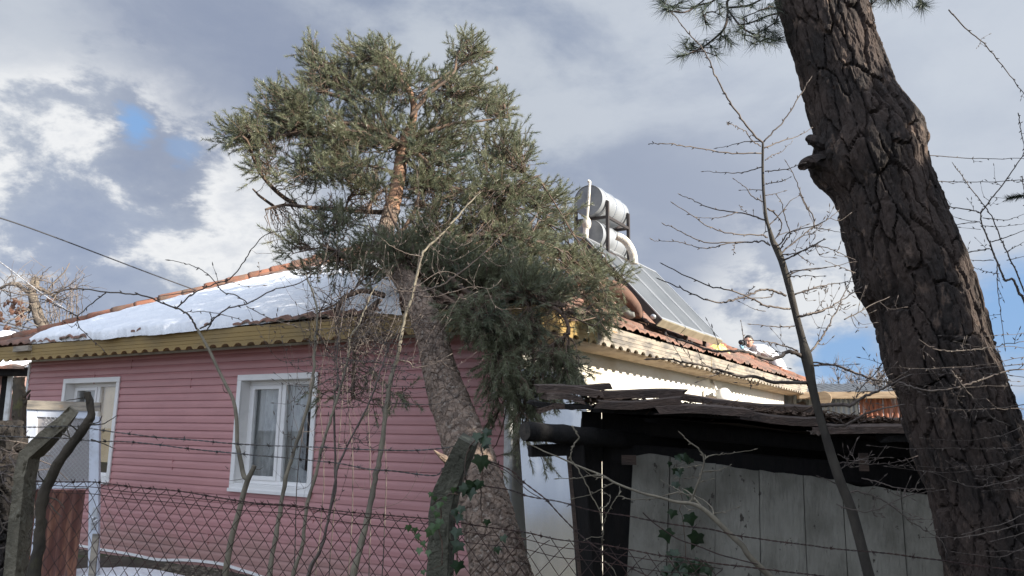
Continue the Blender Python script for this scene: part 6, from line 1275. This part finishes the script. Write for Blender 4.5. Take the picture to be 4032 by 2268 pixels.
# trained old tree with curly twigs and a few dry leaves behind the left hip
rg = np.random.default_rng(3); Y = 17.5; k = 3.45
o = thing('bare_tree', P(175, 1720, Y) * np.array([1, 1, 0]), 'gnarled bare tree with curled twigs and a few dry leaves behind the left roof hip', 'tree')
t_ = MB(); p = spline(np.array([P(x, y, Y) for x, y in PL('700,1900 640,1200 590,980 540,900 510,800 480,700 450,600 440,500 450,400 480,340 500,400 495,470', 0, 1000, k)]), n=60)
M['palewood'] = mat('pale_weathered_wood', (0.20, 0.165, 0.125), 0.9, (0.12, 0.095, 0.075), 6, lo=0.4, hi=0.6); t_.tube(p, np.interp(np.linspace(0, 1, len(p)), [0, .3, .8, 1], [.16, .12, .07, .04]), 9)
for s in ('440,560 380,520 300,460 220,410 150,400 70,430 0,460', '500,460 570,480 640,520 720,560 760,620', '460,600 420,700 400,800'): q = spline(np.array([P(x, y, Y) for x, y in PL(s, 0, 1000, k)]), n=20); t_.tube(q, np.linspace(.06, .02, len(q)), 6)
t_.build('trunk', M['palewood'], o, smooth=True); c = MB(); allp = np.vstack(t_.v)
for i in range(120):
    x, y = rg.uniform(20, 1150), rg.uniform(150, 1050); e = P(x / k, 1000 + y / k, Y + rg.uniform(-.6, .6)); a = allp[np.argsort(np.linalg.norm(allp - e, axis=1))[rg.integers(0, 60)]]
    if x > 620 and rg.uniform() < .5: a = P((x + rg.uniform(-60, 60)) / k, 1000 + 1100 / k, Y)
    w_ = wander(a, e, 0.25, 9, .08); c.tube(w_, np.linspace(.012, .005, 9), 3, cap=False)
    for j in range(2): q = w_[rg.integers(3, 9)]; c.tube(wander(q, q + rg.normal(size=3) * 0.22, .2, 5, .1), np.linspace(.007, .003, 5), 3, cap=False)
q = spline(np.array([P(x, y, Y) for x, y in PL('640,520 700,430 800,320 880,240 945,125', 0, 1000, k)]), n=20); c.tube(q, np.linspace(.03, .012, len(q)), 4)
c.build('crown', M['faroff'], o); lf = MB()
for x, y in PL('80,670 210,620 300,660 250,740 240,800 215,850 25,895 250,920 70,1020 350,780 125,720 20,780 710,580 170,650', 0, 1000, k):
    p0 = P(x, y, Y - .1)
    for j in range(2): ivyleaf(lf, p0 + rg.normal(size=3) * .05, 0.13, rg.uniform(-2, 2), (rg.uniform(-.5, .5), rg.uniform(-.5, .5)))
lf.build('leaves', M['dryleaf'], o)

# ------------------------------------------------------------------ cables
M['cable'] = mat('dark_cable', (0.05, 0.05, 0.055), 0.6); M['whitecable'] = mat('white_rope', (0.42, 0.42, 0.43), 0.7, (0.20, 0.20, 0.21), 30, lo=0.45, hi=0.55)
def cable(pts, Y0, Y1, r, m_, lab):
    p = spline(px3(pts, Y0, Y1), n=40); return tag(MB().tube(p, r, 6).build('cable', M[m_], smooth=True), lab, 'cable')
cable(PL('-300,770 0,858 200,928 400,1004 600,1080 772,1143'), 9.5, 13.1, .010, 'cable', 'dark overhead cable dropping from the left edge to the snowy roof')
cable(PL('-200,900 0,1032 110,1115 200,1180 318,1256'), 12.5, 12.9, .010, 'whitecable', 'frayed white cable slanting down to the left roof hip')
cable(PL('-200,1222 0,1265 120,1293 220,1310'), 22, 24, .025, 'cable', 'upper of two far dark cables low at the left edge')
cable(PL('-200,1235 0,1278 110,1303 220,1318'), 22, 24, .025, 'cable', 'lower of two far dark cables low at the left edge')

# ------------------------------------------------------------------ people on the roof
def person(name, joints, edges, radii, m_body, lab, root):
    o = thing('person', root, lab, 'person'); me = bpy.data.meshes.new('body'); pts = [tuple(np.array(j) - np.array(root)) for j in joints]
    me.from_pydata(pts, edges, []); b = bpy.data.objects.new('body', me); sc.collection.objects.link(b); b.parent = o; me.materials.append(m_body)
    sk = b.modifiers.new('skin', 'SKIN'); sk.use_smooth_shade = True
    for i, r in enumerate(radii): me.skin_vertices[0].data[i].radius = (r, r); me.skin_vertices[0].data[i].use_root = (i == 0)
    ss = b.modifiers.new('sub', 'SUBSURF'); ss.levels = 2; ss.render_levels = 2; return o, b
M['whitecoat'] = mat('white_jacket', (0.80, 0.80, 0.80), 0.85, (0.68, 0.68, 0.70), 5, lo=0.45, hi=0.7, bump=0.4, bscale=10)
M['skin'] = mat('skin', (0.55, 0.33, 0.24), 0.6); M['hair'] = mat('dark_hair', (0.02, 0.016, 0.014), 0.6); M['greyvest'] = mat('grey_sweater', (0.10, 0.085, 0.09), 0.9); M['blackplastic'] = mat('black_camera', (0.012, 0.013, 0.014), 0.35)
M['bluefleece'] = mat('blue_glove', (0.25, 0.45, 0.60), 0.7); M['browncloth'] = mat('brown_trousers', (0.17, 0.092, 0.062), 0.9, (0.12, 0.066, 0.046), 6, lo=0.4, hi=0.65, bump=0.4, bscale=12); M['darkjacket'] = mat('dark_jacket', (0.05, 0.055, 0.05), 0.9); M['boot'] = mat('grey_boot', (0.22, 0.22, 0.20), 0.8)
YP = 18.1; q = lambda x, y, dy=0.0: P(x, y, YP + dy)
def face(o, c, fwd, hr, skin, hair):
    fwd = np.asarray(fwd, float); fwd /= np.linalg.norm(fwd); rt_ = np.cross(fwd, ZV); rt_ /= np.linalg.norm(rt_); up_ = np.cross(rt_, fwd)
    mb = MB(); mb.ball((0, 0, 0), 1, 18, 12); v = mb.v[0].copy(); X_, Y_, Z_ = v[:, 0], v[:, 1], v[:, 2]
    jaw = np.where(Z_ < 0, 1 + 0.22 * Z_, 1.0); X_ = X_ * jaw * 0.80; Y_ = Y_ * np.where(Z_ < -.2, 1 + 0.12 * (Z_ + .2), 1) * 0.95
    v = c + hr * (rt_ * X_[:, None] + fwd * Y_[:, None] + up_ * (Z_ * 1.12)[:, None]); mb.v = [v]
    mb.tube([c + hr * (fwd * .92 + up_ * .12), c + hr * (fwd * 1.10 - up_ * .12), c + hr * (fwd * 1.16 - up_ * .26), c + hr * (fwd * .95 - up_ * .32)], [hr * .07, hr * .10, hr * .14, hr * .10], 8)
    for s in (-1, 1): mb.ball(c + hr * (rt_ * s * .82 - up_ * .05), hr * .2, 8, 6, (.5, .8, 1.2))
    hd = mb.build('head', skin, o, smooth=True); f = MB()
    for s in (-1, 1): f.ball(c + hr * (fwd * .86 + rt_ * s * .32 + up_ * .08), hr * .11, 8, 6)
    f.bar(c + hr * (fwd * .90 - rt_ * .25 - up_ * .58), c + hr * (fwd * .90 + rt_ * .25 - up_ * .58), hr * .06, hr * .08)
    for s in (-1, 1): f.bar(c + hr * (fwd * .93 + rt_ * s * .15 + up_ * .27), c + hr * (fwd * .88 + rt_ * s * .48 + up_ * .27), hr * .08, hr * .08)
    f.build('face_features', hair, hd); h = MB(); h.ball((0, 0, 0), 1, 18, 12); v = h.v[0]; keep = np.clip((v[:, 2] * .9 - v[:, 1] * .75 + .05) * 3, 0, 1)
    sc_ = 0.80 + 0.30 * keep + 0.02 * np.sin(v[:, 0] * 9); h.v = [c + hr * (rt_ * (v[:, 0] * .84 * sc_)[:, None] + fwd * (v[:, 1] * .98 * sc_)[:, None] + up_ * (v[:, 2] * 1.15 * sc_ + .03)[:, None])]; h.build('hair', hair, o, smooth=True)
J = [q(3066, 1438, .25), q(3040, 1402, .2), q(3005, 1378, .12), q(2978, 1368, .05), q(2962, 1366, 0), q(2992, 1376, -.12), q(2962, 1398, -.22), q(2924, 1372, -.26), q(2975, 1372, .2), q(2940, 1392, .1), q(2922, 1362, -.05), q(3085, 1480, .3), q(3130, 1492, .6), q(3150, 1530, .9), q(3075, 1490, .1), q(3110, 1510, .3), q(3140, 1540, .6)]
E_ = [(0, 1), (1, 2), (2, 3), (3, 4), (3, 5), (5, 6), (6, 7), (3, 8), (8, 9), (9, 10), (0, 11), (11, 12), (12, 13), (0, 14), (14, 15), (15, 16)]
RR = [.16, .16, .165, .125, .065, .085, .065, .045, .085, .065, .045, .12, .09, .06, .12, .09, .06]
po_, body = person('person', J, E_, RR, M['whitecoat'], 'person in a white jacket lying behind the far roof edge filming with a black camera', q(3066, 1480, .25))
face(po_, q(2948, 1346, -.05), q(2900, 1352, -.9) - q(2948, 1346, -.05), .125, M['skin'], M['hair'])
v_ = MB(); v_.ball(q(2968, 1392, -.12), .15, 12, 8, (1.1, .9, .9)); v_.build('sweater', M['greyvest'], po_, smooth=True)
hd = MB()
for c, d in ((q(2921, 1366, -.3), 1), (q(2920, 1360, -.08), -1)):
    hd.ball(c, .045, 10, 7, (1, .7, 1.1))
    for i in range(4): a = c + np.array([-.02 + .012 * i, -.035, .03 - .022 * i]); hd.tube([a, a + np.array([-.03, -.02 * d, .004]), a + np.array([-.045, .01 * d, -.004]), a + np.array([-.035, .03 * d, -.01])], [.011, .011, .010, .007], 6)
    hd.tube([c, c + np.array([-.02, -.02, .05]), c + np.array([-.045, -.01, .065])], [.014, .012, .008], 6)
hd.build('gloves', M['bluefleece'], po_, smooth=True)
cm = thing('video_camera', q(2928, 1350, -.3), 'black camera held up by the person in the white jacket', 'camera'); c = q(2927, 1351, -.28); f_ = np.array([-.55, -.83, 0])
b_ = MB(); b_.cbox(c, f_ * .13, np.cross(f_, ZV) * .13, ZV * .10); b_.cbox(c + ZV * .06, f_ * .06, np.cross(f_, ZV) * .06, ZV * .04); b_.build('camera_body', M['blackplastic'], cm, bevel=.01); b_ = MB(); b_.tube([c + f_ * .06, c + f_ * .12, c + f_ * .20, c + f_ * .22], [.045, .052, .055, .05], 16); b_.build('lens', M['blackplastic'], cm, smooth=True)
# kneeling worker half hidden by the crown under the collectors
YP = 9.75; 
J = [q(2425, 1152, .1), q(2388, 1134, .1), q(2350, 1116, .05), q(2322, 1102, 0), q(2304, 1094, 0), q(2345, 1125, -.15), q(2335, 1160, -.2), q(2330, 1195, -.25), q(2352, 1122, .2), q(2356, 1155, .3), q(2350, 1190, .35), q(2466, 1168, .0), q(2502, 1208, -.05), q(2522, 1246, -.08), q(2488, 1232, -.04), q(2455, 1226, .0), q(2445, 1165, .25), q(2470, 1195, .25), q(2450, 1215, .25)]
E_ = [(0, 1), (1, 2), (2, 3), (3, 4), (2, 5), (5, 6), (6, 7), (2, 8), (8, 9), (9, 10), (0, 11), (11, 12), (12, 13), (13, 14), (14, 15), (0, 16), (16, 17), (17, 18)]
RR = [.13, .13, .14, .09, .06, .07, .055, .04, .07, .055, .04, .10, .085, .052, .058, .045, .11, .09, .06]
pk, body = person('person', J, E_, RR, M['browncloth'], 'person in brown trousers kneeling on the roof half hidden by pine branches under the collectors', q(2440, 1240, 0))
jk = MB(); jk.ball(q(2360, 1120, .06), .175, 16, 10, (1.25, .8, .95)); jk.build('jacket', M['darkjacket'], pk, smooth=True)
face(pk, q(2276, 1084, -.02), np.array([-.7, -.6, -.3]), .105, M['skin'], M['hair'])
bt_ = MB(); bt_.tube(spline([q(2500, 1238, -.1), q(2482, 1240, -.06), q(2466, 1226, -.02), q(2455, 1212, 0)], n=12), np.interp(np.linspace(0, 1, len(spline([q(2500, 1238, -.1), q(2482, 1240, -.06), q(2466, 1226, -.02), q(2455, 1212, 0)], n=12))), [0, .3, 1], [.03, .055, .06]), 10); bt_.build('boot', M['boot'], pk, smooth=True)
hd = MB()
for c in (q(2330, 1198, -.25), q(2350, 1193, .35)):
    hd.ball(c, .045, 10, 7, (1, .6, 1.1))
    for i in range(4): a = c + np.array([-.03 + .02 * i, -.01, -.03]); hd.tube([a, a + np.array([0, -.02, -.035]), a + np.array([0, 0, -.06 - .01 * (i % 3)])], [.011, .010, .007], 6)
    hd.tube([c, c + np.array([.04, -.02, -.01]), c + np.array([.055, -.02, -.04])], [.014, .012, .008], 6)
hd.build('hands', M['skin'], pk, smooth=True)
# yellow cloth on the tiles
M['yellowcloth'] = mat('yellow_cloth', (0.62, 0.52, 0.10), 0.8, (0.70, 0.64, 0.30), 8, lo=0.4, hi=0.6, bump=.5, bscale=14)
a = np.array([onpl(x, y, C0 + NS * OV + ZV * (ZE + .06), np.cross(V, -NS + ZV * SL)) for x, y in PL('2790,1364 2830,1366 2862,1374 2876,1393 2858,1389 2820,1380')]); cen = a.mean(0)
th = np.linspace(0, 1, 60, endpoint=False); rim = np.array([a[int(t * 6) % 6] * (1 - (t * 6) % 1) + a[(int(t * 6) + 1) % 6] * ((t * 6) % 1) for t in th]); rim = np.vstack([rim, rim[:1]])
gr = np.array([cen + (rim - cen) * r_ + ZV * (0.10 * (1 - r_ ** 2) + 0.035 * np.array([mnoise.noise(Vector((t * 12, r_ * 3, 2))) for t in np.append(th, 1.0)]))[:, None] * 1.0 for r_ in np.linspace(0, 1, 10)])
tag(MB().grid(gr[:, ::-1]).build('cloth', M['yellowcloth'], smooth=True), 'crumpled yellow cloth lying on the sunlit tiles below the collectors', 'cloth')
# far hills
M['hill'] = mat('far_blue_hill', (0.06, 0.075, 0.085), 1.0, (0.09, 0.09, 0.08), 0.02)
xs_ = np.linspace(-900, 1400, 120); gr = np.array([[[x, 1000 + k_ * 120, (0 if k_ == 0 else (34 + 26 * mnoise.noise(Vector((x * .0026, 1.3, 0))) + 9 * mnoise.noise(Vector((x * .012, 4, 0)))) * (1 if k_ == 1 else .6))] for x in xs_] for k_ in range(3)]); structure(MB().grid(gr).build('hills', M['hill'], smooth=True, loc=(0, 1000, 0)))
